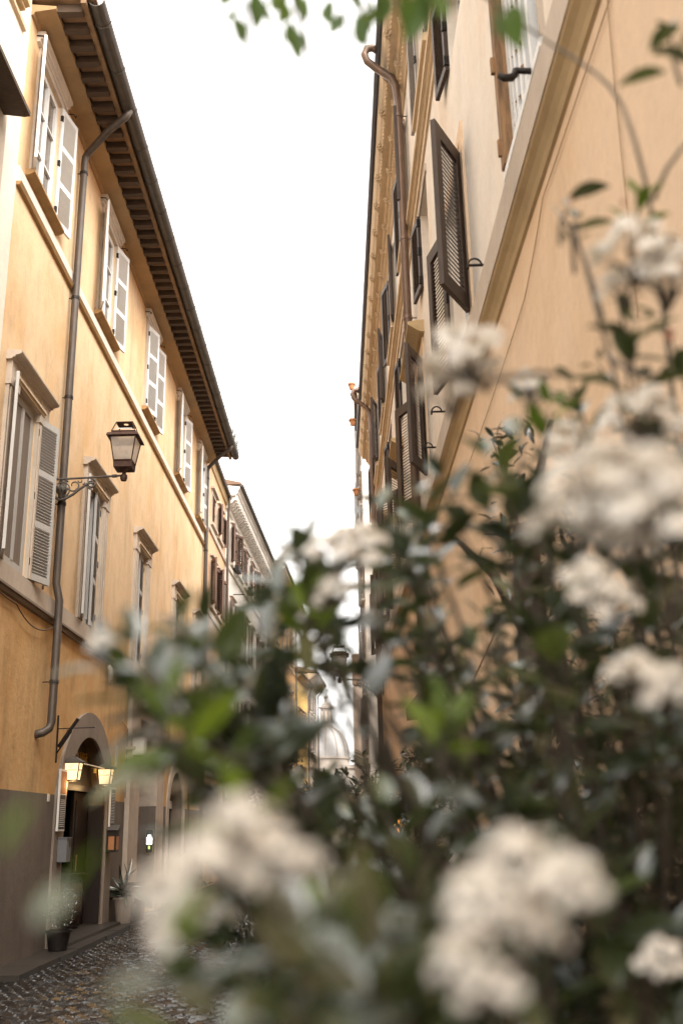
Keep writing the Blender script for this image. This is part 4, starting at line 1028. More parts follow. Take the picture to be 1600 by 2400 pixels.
for i, hh in enumerate(AH):
    c = AT[i]; mb = MB()
    for a, b in ((hh[0] - .12, hh[0]), (hh[1], hh[1] + .12)): R.bx(mb, 0, .03, a, b, hh[2], hh[3])
    R.bx(mb, 0, .031, hh[0] - .12, hh[1] + .12, hh[3], hh[3] + .12)
    wd = window(R, 'window', hh, -.13, 'white_paint', 'pane_dark', mb, 1)
    mb = MB(); R.prof(mb, [(0, 9.7), (.1, 9.705), (.1, 9.8), (0, 9.83)], hh[0] - .25, hh[1] + .25); R.part(mb, 'sill', ['warm_stone'], wd)
    kd = 'attic_grey' if i == 1 else 'attic'
    if i == 1: R.leaf(kd, .03, hh[0] - .02, 9.86, .10, -.995); R.leaf(kd, .03, hh[1] + .02, 9.86, .08, .997)
    else: R.leaf(kd, .03, hh[0] - .02, 9.8, .14 + .08 * (i % 3), -.98); R.leaf(kd, .03, hh[1] + .02, 9.8, .10 + .1 * (i % 2), .99)
for i, hh in enumerate(ZH):
    mb = MB(); R.bx(mb, 0, .02, hh[0] - .1, hh[1] + .1, hh[3], hh[3] + .1)
    window(R, 'window', hh, -.13, 'white_paint', 'pane_dark', mb, 0)
    R.leaf('mezzanine', .02, hh[1] + .01, hh[2], .13, .99)
for i, hh in enumerate(GH):
    mb = MB()
    for a, b in ((hh[0] - .2, hh[0]), (hh[1], hh[1] + .2)): R.bx(mb, 0, .05, a, b, .05, hh[3])
    R.bx(mb, 0, .06, hh[0] - .22, hh[1] + .22, hh[3], hh[3] + .25)
    r_ = R.part(mb, 'doorway', ['stone'])
    mb = MB(); R.bx(mb, -.16, -.12, hh[0], hh[1], .06, hh[3]); c = (hh[0] + hh[1]) / 2; R.bx(mb, -.119, -.09, c - .03, c + .03, .06, hh[3]); R.part(mb, 'door', ['dark_wood'], r_)
def swan(s, r=.055, zb=.3):
    mb = MB()
    R.tube(mb, [(.40, s - .02, 12.30), (.46, s - .02, 12.34), (.54, s - .02, 12.32), (.58, s - .02, 12.22), (.54, s, 12.12), (.42, s + .02, 12.02), (.2, s + .04, 11.86), (.14, s + .05, 11.72), (.12, s + .05, 11.4), (.12, s + .05, zb)], r, 12)
    d = R.part(mb, 'drainpipe', ['copper_pipe'], smooth=True)
    mb = MB(); rings(R, mb, [(.12, s + .05, z) for z in (11.2, 9.2, 8.0, 6.9, 5.0, 3.0)], r); R.part(mb, 'pipe_bracket', ['copper_pipe'], d, kind='stuff')
swan(11.75); swan(23.6, .06)
# cables under the band course and down the plain wall
mb = MB()
for a, b, d in (((.012, 2.0, 4.80), (.012, 4.6, 4.80), .02), ((.012, 4.6, 4.80), (.012, 5.25, 4.56), .02), ((.012, 5.25, 4.56), (.012, 8, 4.5), .03)): mb.tube([R.P(*q) for q in sag(a, b, d)], .003, 5)
mb.tube([R.P(.012, 3.25, 4.92), R.P(.012, 3.3, 4.4), R.P(.012, 3.36, 3.4)], .0028, 5); mb.tube([R.P(.012, 6.15, 2.9), R.P(.012, 6.2, 2.4), R.P(.012, 6.2, .5)], .006, 5)
mb.tube([R.P(.03, 7.0, 2.9), R.P(.04, 8.2, 2.72), R.P(.04, 9.6, 2.7)], .007, 5); mb.tube([R.P(.12, 8.1, 2.5), R.P(.02, 8.3, 2.72)], .01, 5)
R.part(mb, 'cable', ['wire_tan'], kind='stuff')

# taller pale house beyond it, stepping into the street
r2 = row_house('cream_house', 'tall pale house beyond the peach house, with grey green shutters and pots on its ledges', (.72, 31.6), (.95, 47.0), 15.9, 'white_plaster', -1, [(3.8, 5.6), (6.9, 8.8), (10.4, 12.2), (13.4, 15.0)], 5, 'row_grey', 'slight', seed=12, frame='pale_stone', open_p=.9)
r3 = row_house('brown_house', 'dim tan house further along beyond the tall pale house', (1.12, 47.02), (1.7, 66.0), 10.5, 'amber_plaster', -1, [(3.6, 5.4), (6.8, 8.4)], 5, 'row', 'slight', seed=14, frame='tan_stone')
for i, (x, y, z) in enumerate(((.47, 33, 16.66), (.62, 33.2, 16.18), (.47, 33.1, 15.3), (.53, 33, 12.62))):
    t = thing('flower_pot', ('highest terracotta pot with trailing stems, on a ledge ring of the tall pale house', 'round terracotta pot just below the highest one on the tall pale house', 'terracotta pot alone on the third ring down the tall pale house', 'lowest terracotta pot, far below the others on the tall pale house')[i], 'flower pot', (x, y, z), 0, 'terracotta pots hung along the tall pale house')
    mb = MB(); mb.lathe([(0, 0), (.10, 0), (.145, .22), (.165, .22), (.165, .29), (.14, .29), (.135, .25), (0, .25)], 14); mb.build('pot', 'clay', t, smooth=False)
    mb = MB(); mb.lathe([(.15, .205), (.172, .205), (.172, .218), (.15, .218)], 14); mb.tube([(.15, 0, .21), (.4, 0.1, .21)], .012, 4); mb.build('ring', 'iron', t)
    r = random.Random(i); mb = MB()
    for k in range(40):
        c = Vector((r.uniform(-.14, .14), r.uniform(-.14, .14), .27)); e = c + Vector((r.uniform(-.2, .12), r.uniform(-.1, .1), r.uniform(-.35, .25))); mb.tube([c, (c + e) / 2 + Vector((0, 0, .08)), e], .004, 3)
        d = (e - c).normalized() * .05; n = Vector((0, .02, .02)); mb.quad(e, e + d * .5 + n, e + d, e + d * .5 - n)
    mb.build('stem', 'ivy_leaf', t, kind='stuff'); t.scale = (.8, .8, .8)
t = thing('wall_flag', 'small dark three-cornered flag on a stub pole of the peach house', 'flag', (.93, 12.0, 2.9))
mb = MB(); mb.tube([(0, 0, -.5), (0, 0, .3)], .012, 6); mb.build('pole', 'iron', t); mb = MB(); mb.prism([(0, .28), (-.22, .02), (-.21, -.12), (0, -.1)], 1, -.004, .004); mb.build('cloth', 'flag_fabric', t)
t = thing('wall_lamp', 'small glowing orange lamp low on the peach house wall, half hidden by leaves', 'lamp', (.88, 20.0, 1.64))
mb = MB(); mb.lathe([(0, -.05), (.035, -.03), (.04, .02), (.02, .05), (0, .055)], 10); mb.build('bulb', 'bulb_glow', t, smooth=True); mb = MB(); mb.tube([(.14, 0, .1), (.02, 0, .12), (0, 0, .05)], .012, 6); mb.lathe([(.02, .05), (.07, .03), (.06, .06), (.0, .09)], 10); mb.build('bracket', 'iron', t)
ld = bpy.data.lights.new('lamp_bulb', 'POINT'); ld.energy = 4; ld.color = (1, .5, .15); ld.shadow_soft_size = .05; lo = bpy.data.objects.new('lamp_bulb', ld); COL.objects.link(lo); lo.parent = t; lo.location = (-.12, 0, 0)
for i, x in enumerate((-2.75, -2.58)):
    t = thing('candle_lamp', ('nearer', 'farther')[i] + ' of two tiny amber lights far down behind the dark shrubs', 'lamp', (x, 38 + i, 1.95))
    mb = MB(); mb.lathe([(0, -.06), (.035, -.03), (.04, .03), (0, .07)], 8); mb.build('bulb', 'bulb_glow', t, smooth=True); mb = MB(); mb.lathe([(.05, -.1), (.05, -.06), (0, -.06)], 8); mb.lathe([(0.004, .07), (.02, .09), (.004, 1.2)], 5); mb.build('hanger', 'iron', t)

# foliage positions (metres)
SPRIGS=[(0.31,1.78,1.97,0),(0.14,1.47,1.62,0),(0.1,1.1,1.67,0),(0.38,1.21,1.86,0),(0.38,1.69,1.31,0),(0.17,1.04,1.41,0),(0.36,1.13,1.75,0),(0.23,2.03,1.86,0),(0.22,1.82,1.59,0),(0.19,1.08,1.61,0),(0.18,1.85,1.93,0),(0.34,1.72,1.81,0),(0.35,1.28,1.52,0),(0.47,2.08,1.64,0),(0.61,2.17,1.89,0),(0.46,1.54,1.91,0),(0.17,1.98,1.51,0),(0.29,1.37,1.41,0),(0.43,1.7,1.57,0),(0.4,2.17,1.33,0),(0.21,1.07,1.55,0),(0.56,2.21,1.51,0),(0.18,1.03,1.55,0),(0.24,1.12,1.82,0),(0.1,1.17,1.49,0),(0.31,2.1,1.78,0),(0.36,1.31,1.42,0),(0.33,1.14,1.4,0),(0.17,1.28,1.81,0),(0.27,1.32,1.58,0),(0.5,1.59,1.5,0),(0.24,1.05,1.54,0),(0.61,2.04,1.4,0),(0.43,1.46,1.72,0),(0.11,1.09,1.57,0),(0.39,2.02,2.15,0),(0.32,1.27,1.86,0),(0.2,1.15,1.71,0),(0.22,1.1,1.64,0),(0.16,1.2,1.46,0),(0.12,1.66,1.32,0),(0.57,1.8,1.35,0),(0.19,1.68,1.44,0),(0.36,1.24,1.74,0),(0.53,2.0,1.23,0),(0.51,1.88,1.38,0),(0.2,1.45,1.63,0),(0.29,1.86,1.88,0),(0.7,2.1,1.71,0),(0.43,1.39,1.36,0),(0.53,1.77,1.67,0),(0.42,1.56,1.46,0),(0.49,1.44,1.71,0),(0.21,2.01,1.3,0),(0.24,2.24,1.34,0),(0.43,1.65,1.77,0),(0.3,1.52,1.35,0),(0.36,1.49,1.82,0),(0.3,1.73,1.69,0),(0.51,1.61,1.64,0),(0.35,1.48,2.01,0),(0.33,1.69,1.48,0),(0.24,1.12,1.49,0),(0.23,1.64,1.45,0),(0.52,2.14,1.3,0),(0.27,1.26,1.91,0),(0.15,1.44,1.72,0),(0.13,1.42,1.84,0),(0.07,1.42,2.0,0),(0.25,1.77,1.95,0),(0.1,1.39,1.76,0),(0.16,1.96,1.99,0),(0.01,1.3,1.39,0),(-0.06,1.34,1.47,0),(0.05,1.23,1.58,0),(-0.12,1.49,1.42,0),(-0.01,1.45,1.42,0),(-0.01,2.13,1.45,0),(-0.07,1.81,1.38,0),(0.04,1.41,1.67,0),(0.09,1.33,1.52,0),(0.13,1.61,1.31,0),(-0.07,1.35,1.37,0),(-0.04,1.59,1.63,0),(-0.06,1.02,1.61,0),(-0.09,1.62,1.56,0),(0.09,1.83,1.5,0),(0.11,1.38,1.67,0),(0.05,1.16,1.46,0),(0.01,1.97,1.61,0),(0.01,1.73,1.52,0),(0.04,1.02,1.61,0),(0.09,1.58,1.45,0),(-0.09,1.8,1.49,0),(0.18,2.11,1.89,0),(0.08,1.04,1.61,0),(0.15,2.04,1.96,0),(0.05,1.33,1.4,0),(-0.06,2.15,1.72,0),(0.15,2.07,1.81,0),(-0.06,2.0,1.26,0),(-0.13,1.44,1.8,0),(-0.08,1.34,1.88,0),(-0.1,1.4,1.84,0),(-0.11,1.47,1.77,0),(-0.11,1.23,1.86,0),(-0.07,1.6,1.98,0),(-0.12,1.67,2.0,0),(-0.05,1.17,1.91,0),(-0.16,1.15,1.82,0),(-0.19,1.27,1.74,0),(-0.08,1.07,1.78,0),(-0.1,1.19,1.69,0),(-0.13,1.16,1.73,0),(-0.14,1.01,1.76,0),(-0.15,1.21,1.7,0),(-0.16,1.36,1.78,0),(-0.19,1.09,1.78,0),(0.13,1.74,2.12,0),(0.08,1.75,2.16,0),(0.08,1.69,1.95,0),(0.1,1.47,1.97,0),(0.04,1.35,1.93,0),(0.11,1.29,2.03,0),(0.13,1.65,1.95,0),(0.08,1.7,2.08,0),(0.05,1.81,2.12,0),(0.47,1.47,2.05,0),(0.19,1.28,2.02,0),(0.19,1.21,2.05,0),(0.34,1.69,2.11,0),(0.35,1.51,2.09,0),(0.54,1.52,2.15,0),(0.41,1.31,2.08,0),(0.51,1.72,2.09,0),(0.43,1.49,2.08,0),(0.23,1.27,2.02,0),(0.57,1.55,2.23,0),(0.14,1.32,2.06,0),(0.38,1.53,2.25,0),(0.48,1.43,2.09,0),(0.57,1.78,2.34,0),(0.27,1.34,2.18,0),(0.36,1.66,2.21,0),(-0.02,0.62,1.54,0),(0.02,0.71,1.47,0),(-0.03,0.67,1.49,0),(0.01,0.73,1.51,0),(-0.03,0.66,1.48,0),(0.01,0.81,1.47,0),(0.0,0.82,1.54,0),(-0.03,0.61,1.53,0),(-0.01,0.76,1.49,0),(0.04,0.82,1.54,0),(-0.15,1.05,1.49,0),(-0.17,1.11,1.59,0),(-0.14,1.17,1.6,0),(-0.06,1.17,1.6,0),(-0.09,1.07,1.49,0),(-0.08,1.11,1.53,0),(-0.11,1.02,1.48,0),(-0.23,0.96,1.75,0),(-0.19,0.91,1.76,0),(-0.17,1.03,1.8,0),(-0.21,0.97,1.74,0),(0.05,1.31,2.01,0),(-0.05,1.2,1.93,0),(-0.08,1.16,1.86,0),(-0.03,1.28,1.87,0),(-0.06,1.2,1.95,0),(0.36,1.42,2.25,0),(0.45,1.33,2.14,0),(0.35,1.29,2.48,2),(0.36,1.3,2.46,2),(0.4,1.19,2.23,2),(0.47,1.12,2.64,2),(0.4,1.4,2.27,2),(0.45,1.3,2.2,2),(-0.12,0.78,1.46,0),(-0.09,0.78,1.47,0),(0.4,1.23,2.25,0),(0.46,1.26,2.27,0),(0.4,1.8,2.05,0),(0.52,1.93,2.17,0),(0.39,2.02,1.98,0),(0.46,1.76,1.78,0),(0.66,1.99,1.98,0),(0.55,1.94,1.8,0),(0.43,1.81,1.74,0),(0.5,1.75,1.87,0),(0.76,2.17,2.09,0),(0.58,2.19,2.01,0),(0.35,2.11,1.89,0),(0.43,1.96,1.8,0),(0.61,1.9,2.08,0),(0.53,2.17,1.98,0),(0.49,2.26,2.02,0),(0.31,1.75,2.01,0),(0.4,2.1,1.79,0),(0.69,2.02,1.92,0),(0.4,2.01,1.89,0),(0.57,1.76,2.1,0),(0.58,1.85,1.91,0),(0.31,1.79,1.91,0),(0.38,2.09,1.84,0),(0.68,1.9,1.96,0),(0.76,2.08,2.19,0),(0.41,1.85,1.84,0),(0.47,1.59,1.52,0),(0.29,1.89,1.47,0),(0.53,2.09,1.7,0),(0.42,1.83,1.55,0),(0.53,2.05,1.25,0),(0.35,1.62,1.61,0),(0.65,2.07,1.38,0),(0.6,1.92,1.33,0),(0.31,2.2,1.53,0),(0.31,1.99,1.4,0),(0.5,1.72,1.37,0),(0.14,2.14,1.31,0),(0.5,1.73,1.47,0),(0.42,1.78,1.31,0),(0.17,2.15,1.46,0),(0.24,2.22,1.34,0),(0.24,2.06,1.44,0),(0.34,1.76,1.65,0),(0.47,1.86,1.36,0),(0.53,1.94,1.64,0),(0.54,1.87,1.31,0),(0.32,1.71,1.47,0),(0.24,2.08,1.68,0),(0.54,1.6,1.57,0),(0.37,1.67,1.39,0),(0.13,2.17,1.22,0),(0.34,2.08,1.25,0),(0.38,1.87,1.32,0),(0.39,2.23,1.73,0),(0.51,1.67,1.3,0),(0.32,2.18,1.26,0),(0.62,2.05,1.75,0),(0.55,2.21,1.4,0),(0.16,2.12,1.71,0),(-0.09,2.02,1.43,0),(-0.13,1.75,1.56,0),(-0.12,1.7,1.5,0),(-0.1,1.98,1.64,0),(-0.12,2.12,1.7,0),(-0.11,2.06,1.28,0),(-0.04,2.12,1.67,0),(0.07,1.86,1.43,0),(-0.07,1.86,1.35,0),(0.02,1.74,1.63,0),(-0.03,2.11,1.56,0),(-0.07,2.13,1.24,0),(0.05,1.72,1.41,0),(0.01,1.76,1.49,0),(0.38,0.96,2.47,4),(0.45,1.04,2.58,4),(0.44,1.08,2.54,4),(0.35,1.28,2.49,4),(0.36,1.31,2.45,4),(0.36,1.11,2.17,4),(-0.14,0.48,1.56,4),(-0.14,0.53,1.57,3),(-0.16,0.48,1.59,3),(-0.11,0.48,1.53,4),(-0.08,0.49,1.55,3),(-0.04,1.07,1.84,1),(-0.02,0.8,1.54,1),(0.13,1.28,1.75,1),(0.1,0.99,1.71,1),(0.29,1.26,2.14,1),(0.45,1.26,2.47,1),(-0.09,0.79,1.64,1),(-0.14,0.78,1.69,1),(0.11,1.09,1.71,1)]
BLOOMS=[(0.141,1.005,2.091,0.094),(0.129,1.043,2.067,0.071),(0.163,1.03,2.084,0.057),(-0.056,0.527,1.599,0.04),(-0.076,0.514,1.579,0.038),(-0.041,0.538,1.584,0.04),(-0.025,0.549,1.58,0.026),(-0.089,0.512,1.572,0.03),(-0.082,0.512,1.556,0.032),(-0.067,0.556,1.581,0.034),(0.084,0.533,1.577,0.042),(0.062,0.515,1.563,0.036),(0.106,0.529,1.569,0.038),(0.088,0.541,1.548,0.036),(0.054,0.514,1.539,0.03),(0.065,0.51,1.524,0.032),(0.17,0.626,1.806,0.075),(0.196,0.618,1.805,0.075),(0.216,0.617,1.787,0.075),(0.153,0.635,1.788,0.055),(0.187,0.648,1.785,0.065),(0.355,1.034,2.236,0.098),(0.388,1.041,2.205,0.098),(0.349,1.076,2.215,0.069),(0.304,1.446,2.24,0.069),(0.364,1.121,2.06,0.098),(0.29,1.388,2.233,0.057),(-0.006,1.11,1.899,0.071),(0.021,1.109,1.903,0.069),(-0.009,1.121,1.856,0.052),(0.297,1.203,2.063,0.069),(0.235,0.822,1.711,0.046),(0.26,0.816,1.699,0.046),(-0.227,0.936,1.769,0.029),(-0.066,1.331,1.96,0.046),(0.267,0.979,1.805,0.057),(0.22,0.871,1.798,0.057),(0.282,0.988,1.475,0.046)]
STEMS=[[(0.396,1.323,1.829),(0.418,1.348,2.107),(0.397,1.308,2.217),(0.373,1.278,2.29),(0.35,1.241,2.366),(0.334,1.219,2.407)],[(0.379,1.279,2.287),(0.375,1.296,2.363),(0.361,1.313,2.44),(0.338,1.297,2.474)],[(0.552,1.526,2.106),(0.526,1.442,2.331),(0.498,1.35,2.506),(0.475,1.311,2.572),(0.457,1.302,2.677),(0.427,1.318,2.749),(0.369,1.34,2.821),(0.306,1.354,2.898),(0.226,1.325,2.943)],[(0.497,1.339,2.522),(0.511,1.306,2.56),(0.554,1.263,2.595)],[(0.399,1.157,2.28),(0.464,1.278,2.443)],[(0.331,1.692,1.897),(0.27,1.575,2.011),(0.223,1.519,2.05),(0.156,1.526,2.054)],[(0.373,1.257,2.219),(0.387,1.217,2.173),(0.408,1.167,2.143)],[(0.15,0.897,2.016),(0.21,0.976,2.062),(0.294,1.147,2.136)]]
TOPL=[(-0.129,1.125,2.674),(-0.112,1.2,2.785),(-0.054,1.187,2.708),(-0.065,1.113,2.691),(-0.003,1.162,2.736),(0.039,1.13,2.674),(0.054,1.113,2.691),(-0.129,1.229,2.753),(-0.143,1.2,2.782),(-0.096,1.256,2.822),(-0.06,1.228,2.76),(-0.05,1.247,2.834),(0.01,1.218,2.771),(0.049,1.172,2.725),(0.099,0.88,2.461),(0.111,0.872,2.467),(0.195,0.918,2.499),(0.21,0.926,2.488),(0.092,0.916,2.518),(-0.149,1.185,2.795),(0.03,1.196,2.793),(-0.073,1.192,2.796),(0.075,1.109,2.694)]
REDS=[(0.426,1.271,2.473),(0.373,1.015,2.12),(0.376,1.013,2.122),(0.355,1.283,2.488)]
# ------------------------------------------------------------------ plants
import numpy as np
def leaf_template(wd=.46, fold=.16, droop=.22, tip=1.0):
    ts = [0, .12, .32, .55, .78, .93, 1]; ws = [.03, .52, .95, 1, .66, .27, .0]
    v = []; f = []
    for t_, w_ in zip(ts, ws):
        z = -droop * t_ * t_; hw = wd * .5 * w_
        v += [(t_, -hw, z + fold * hw * 1.6), (t_, 0, z), (t_, hw, z + fold * hw * 1.6)]
    for i in range(6):
        a = i * 3; f += [(a, a + 1, a + 4, a + 3), (a + 1, a + 2, a + 5, a + 4)]
    return v, f
def leaf_mesh(name, mat_, **kw):
    v, f = leaf_template(**kw); me = bpy.data.meshes.new(name); me.from_pydata(v, [], f); me.materials.append(M[mat_]); me.polygons.foreach_set('use_smooth', [True] * len(f)); me.update(); return me
def leaf_matrix(pos, d, size, rng, up=.9):
    d = Vector(d).normalized(); n = Vector((rng.uniform(-.5, .45), rng.uniform(-.65, .25), up)); n = (n - d * n.dot(d))
    if n.length < .05: n = Vector((1, 0, 0)) - d * d.x
    n.normalize(); y = n.cross(d)
    return Matrix(((d.x * size, y.x * size, n.x * size, pos[0]), (d.y * size, y.y * size, n.y * size, pos[1]), (d.z * size, y.z * size, n.z * size, pos[2]), (0, 0, 0, 1)))
def place_leaves(root, mats, n_ind, name, mat_, tmpl, near=(0, 0, 1.6)):
    """the leaves that show largest become objects, the others one joined part"""
    base = root.location
    if not mats: return
    me = leaf_mesh(name, mat_, **tmpl)
    mats = sorted(mats, key=lambda m_: (m_.translation - Vector(near)).length / m_.col[0].length)
    inv = Matrix.Translation(-base)
    for m_ in mats[:n_ind]: put(name, me, root, mtx=inv @ m_)
    rest = mats[n_ind:]
    if rest:
        v, f = leaf_template(**tmpl); V = np.array([(*q, 1) for q in v]); A = np.array([[list(r_) for r_ in (inv @ m_)] for m_ in rest])
        W = np.einsum('nij,vj->nvi', A, V)[:, :, :3].reshape(-1, 3); nv = len(v)
        Fc = (np.array(f)[None] + (np.arange(len(rest)) * nv)[:, None, None]).reshape(-1, 4)
        jm = bpy.data.meshes.new(name); jm.vertices.add(len(W)); jm.vertices.foreach_set('co', W.astype(np.float32).ravel())
        jm.loops.add(Fc.size); jm.loops.foreach_set('vertex_index', Fc.astype(np.int32).ravel())
        jm.polygons.add(len(Fc)); jm.polygons.foreach_set('loop_start', np.arange(0, Fc.size, 4, dtype=np.int32)); jm.polygons.foreach_set('loop_total', np.full(len(Fc), 4, dtype=np.int32))
        jm.polygons.foreach_set('use_smooth', np.ones(len(Fc), dtype=bool)); jm.materials.append(M[mat_]); jm.update(calc_edges=True); jm.validate()
        put(name, jm, root, kind='stuff')
def rdir(rng): 
    while True:
        q = Vector((rng.uniform(-1, 1), rng.uniform(-1, 1), rng.uniform(-1, 1)))
        if .05 < q.length < 1: return q.normalized()
def sprig(tip, d, length, rng, leaves, twigs, size, pairs):
    d = d.normalized(); side = d.cross(rdir(rng)).normalized(); b = tip - d * length
    twigs.append(([b + rdir(rng) * .01, b.lerp(tip, .5) + rdir(rng) * .008, tip], [.0032, .0026, .0016]))
    for i in range(pairs):
        u = 1 - (i / pairs) * .92; p_ = b.lerp(tip, u); s_ = side if i % 2 else d.cross(side)
        k = size * (.62 + .38 * min(1, i / 2.0)) * rng.uniform(.82, 1.15)
        for sg in (-1, 1):
            if rng.random() < .06: continue
            ld = d * (.9 - .12 * min(i, 4)) + s_ * sg * rng.uniform(.7, 1.0) + Vector((0, 0, rng.uniform(-.35, .15)))
            ld.normalize(); leaves.append(leaf_matrix(p_ + ld * .008, ld, k, rng))
def bloom_mesh(seed):
    """flat-topped flower head: forked stalks, many five-petalled florets, pink buds"""
    r = random.Random(seed); mb = MB(); subs = []
    for i in range(9):
        a = i * 2.399 + r.uniform(-.3, .3); q = math.sqrt((i + .5) / 9) * .40; subs.append(Vector((q * math.cos(a), q * math.sin(a), .30 - q * q * 2.1 + r.uniform(-.04, .04))))
    for c in subs:
        mb.mat(1).tube([(0, 0, -.32), (c.x * .45, c.y * .45, -.08), (c.x * .9, c.y * .9, c.z - .09)], [.022, .016, .01], 4)
        for j in range(11):
            d = Vector((r.gauss(0, .6), r.gauss(0, .6), r.uniform(.1, 1))).normalized(); p_ = c + Vector((d.x * .135, d.y * .135, d.z * .13 - .03)); 
            n = (d + Vector((c.x, c.y, .5)) * .6).normalized(); u = n.cross(rdir(r)).normalized(); v = n.cross(u)
            if r.random() < .14:
                mb.mat(2); mb.add([p_ + u * .018, p_ + v * .018, p_ - u * .018, p_ - v * .018, p_ + n * .03, p_ - n * .03], [(0, 1, 4), (1, 2, 4), (2, 3, 4), (3, 0, 4), (1, 0, 5), (2, 1, 5), (3, 2, 5), (0, 3, 5)]); continue
            R_ = r.uniform(.072, .098); mb.mat(0)
            for k in range(5):
                a = 2 * PI * k / 5; e = u * math.cos(a) + v * math.sin(a); g = -u * math.sin(a) + v * math.cos(a)
                mb.add([p_, p_ + e * R_ * .55 + g * R_ * .42 + n * .012, p_ + e * R_ + n * .004, p_ + e * R_ * .55 - g * R_ * .42 + n * .012], [(0, 1, 2, 3)])
            if r.random() < .5: mb.mat(2).tube([p_, p_ + n * .04], [.006, .008], 3)
    me = bpy.data.meshes.new('flower_cluster'); me.from_pydata(mb.v, [], mb.f)
    for q in ('petal', 'green_twig', 'bud'): me.materials.append(M[q])
    me.polygons.foreach_set('material_index', mb.mi); me.update(); return me
BL = [bloom_mesh(s_) for s_ in range(5)]
NORMAL = dict(wd=.48, fold=.2, droop=.16); YOUNG = dict(wd=.42, fold=.25, droop=.05); LAUREL = dict(wd=.36, fold=.18, droop=.15)
rg = random.Random(21)

vb = thing('viburnum_shrub', 'large blurred shrub with glossy dark leaves and cream flower heads', 'shrub', (.55, 1.5, 0), 0, 'viburnum shrubs in front of the camera')
vl = thing('viburnum_shrub', 'low sprawling shrub with a few blurred leaves, in front of the pub', 'shrub', (-.35, .25, 0), 0, 'viburnum shrubs in front of the camera')
LV_, YG_, TW_ = {vb: [], vl: []}, {vb: [], vl: []}, {vb: [], vl: []}
for x, y_, z, k in SPRIGS:
    tip = Vector((x, y_, z)); root = vl if (x < -.1 and y_ < .62) else vb
    core = Vector((.5, 1.5, .75)) if root is vb else Vector((-.3, .4, .9))
    d = (tip - core).normalized() * .8 + Vector((-.1, -.15, .45)) + rdir(rg) * .55
    near = tip.length < 3 and (tip - Vector((0, 0, 1.6))).length
    if k == 2: sprig(tip, d, .07, rg, LV_[root], TW_[root], .034, 2); continue
    if k > 2:
        (YG_ if k == 3 else LV_)[root].append(leaf_matrix(tip, Vector((rg.uniform(-.6, .6), rg.uniform(-.3, .3), .8 if k == 3 else .1)), .03 if k == 3 else (.03 if tip.y < .8 else .062), rg))
        continue
    if k: sprig(tip, d, .08, rg, YG_[root], TW_[root], .055, 3)
    else: sprig(tip, d, rg.uniform(.14, .22), rg, LV_[root], TW_[root], rg.uniform(.064, .086), rg.choice((4, 5, 5, 6)))
    # the branch that carries it
    b = tip - d.normalized() * .15; c = core + Vector((rg.uniform(-.15, .15), rg.uniform(-.15, .15), rg.uniform(-.3, .2)))
    TW_[root].append(([c, c.lerp(b, .5) + Vector((0, 0, -.08)) + rdir(rg) * .04, b], [.006, .0045, .003]))
for i in range(120):     # inner growth between the outer sprigs and the wall
    a = rg.uniform(0, 2 * PI); q = math.sqrt(rg.random()); z = rg.uniform(.1, 1.75)
    wdt = 1.0 - max(0, z - 1.2) * .75
    tip = Vector((.58 + .40 * q * math.cos(a) * wdt, 1.75 + .62 * q * math.sin(a), z))
    d = Vector((tip.x - .55, tip.y - 1.7, .35)) + rdir(rg) * .5
    sprig(tip, d, .22, rg, LV_[vb], TW_[vb], .08, 6)
for x, y_, z in STEMTIPS if False else []: pass
mb = MB()
for s_ in STEMS:
    n = len(s_); pts = []
    for i in range(n - 1):      # smooth the polyline
        for u in (0, .5): pts.append(Vector(s_[i]).lerp(Vector(s_[i + 1]), u))
    pts.append(Vector(s_[-1])); sm = [pts[0]] + [(pts[i - 1] + pts[i] * 2 + pts[i + 1]) / 4 for i in range(1, len(pts) - 1)] + [pts[-1]]
    m_ = len(sm); mb.tube([q - vb.location for q in sm], [.0042 * (1 - .55 * i / m_) for i in range(m_)], 7)
put('stem', mb.mesh('stem', 'twig', True), vb, kind='stuff')
mb = MB()
for i in range(14):
    a = 2 * PI * i / 14; q = Vector((rg.uniform(.04, .12) * math.cos(a), rg.uniform(.04, .12) * math.sin(a), 0)); e = Vector((q.x * 3.5, q.y * 4.5, rg.uniform(.7, 1.5)))
    mb.tube([q, q.lerp(e, .4) + rdir(rg) * .03, e], [.013, .01, .006], 6)
put('trunk', mb.mesh('trunk', 'bark', True), vb, kind='stuff')
for root in (vb, vl):
    mb = MB()
    for p_, r_ in TW_[root]: mb.tube([q - root.location for q in p_], r_, 4, False)
    put('twig', mb.mesh('twig', 'green_twig'), root, kind='stuff')
mb = MB(); mb.tube([(0, 0, 0), (.02, .05, .4), (.05, .14, .9)], [.01, .008, .005], 6); put('trunk', mb.mesh('trunk', 'bark'), vl)
place_leaves(vb, LV_[vb], 250, 'leaf', 'viburnum_leaf', NORMAL); place_leaves(vb, YG_[vb], 40, 'young_leaf', 'young_leaf', YOUNG)
place_leaves(vl, LV_[vl], 300, 'leaf', 'viburnum_leaf', NORMAL); place_leaves(vl, YG_[vl], 40, 'young_leaf', 'young_leaf', YOUNG)
for i, (x, y_, z, s_) in enumerate(BLOOMS):
    root = vb; ax = Vector((x * .5 - .25, -.45, .9)).normalized() + rdir(rg) * .25; ax.normalize()
    q = Vector((0, 0, 1)).rotation_difference(ax).to_matrix().to_4x4()
    put('flower_cluster', BL[i % 5], root, mtx=Matrix.Translation(Vector((x, y_, z)) - root.location) @ q @ Matrix.Rotation(rg.uniform(0, 6), 4, 'Z') @ Matrix.Scale(s_ * 1.18, 4), kind='stuff')
mb = MB()
for x, y_, z in REDS:
    mb.lathe([(0, -.006), (.0025, -.003), (.003, .002), (0, .006)], 6, Vector((x, y_, z)) - vb.location)
put('red_bud', mb.mesh('red_bud', 'bud_red'), vb, kind='stuff')

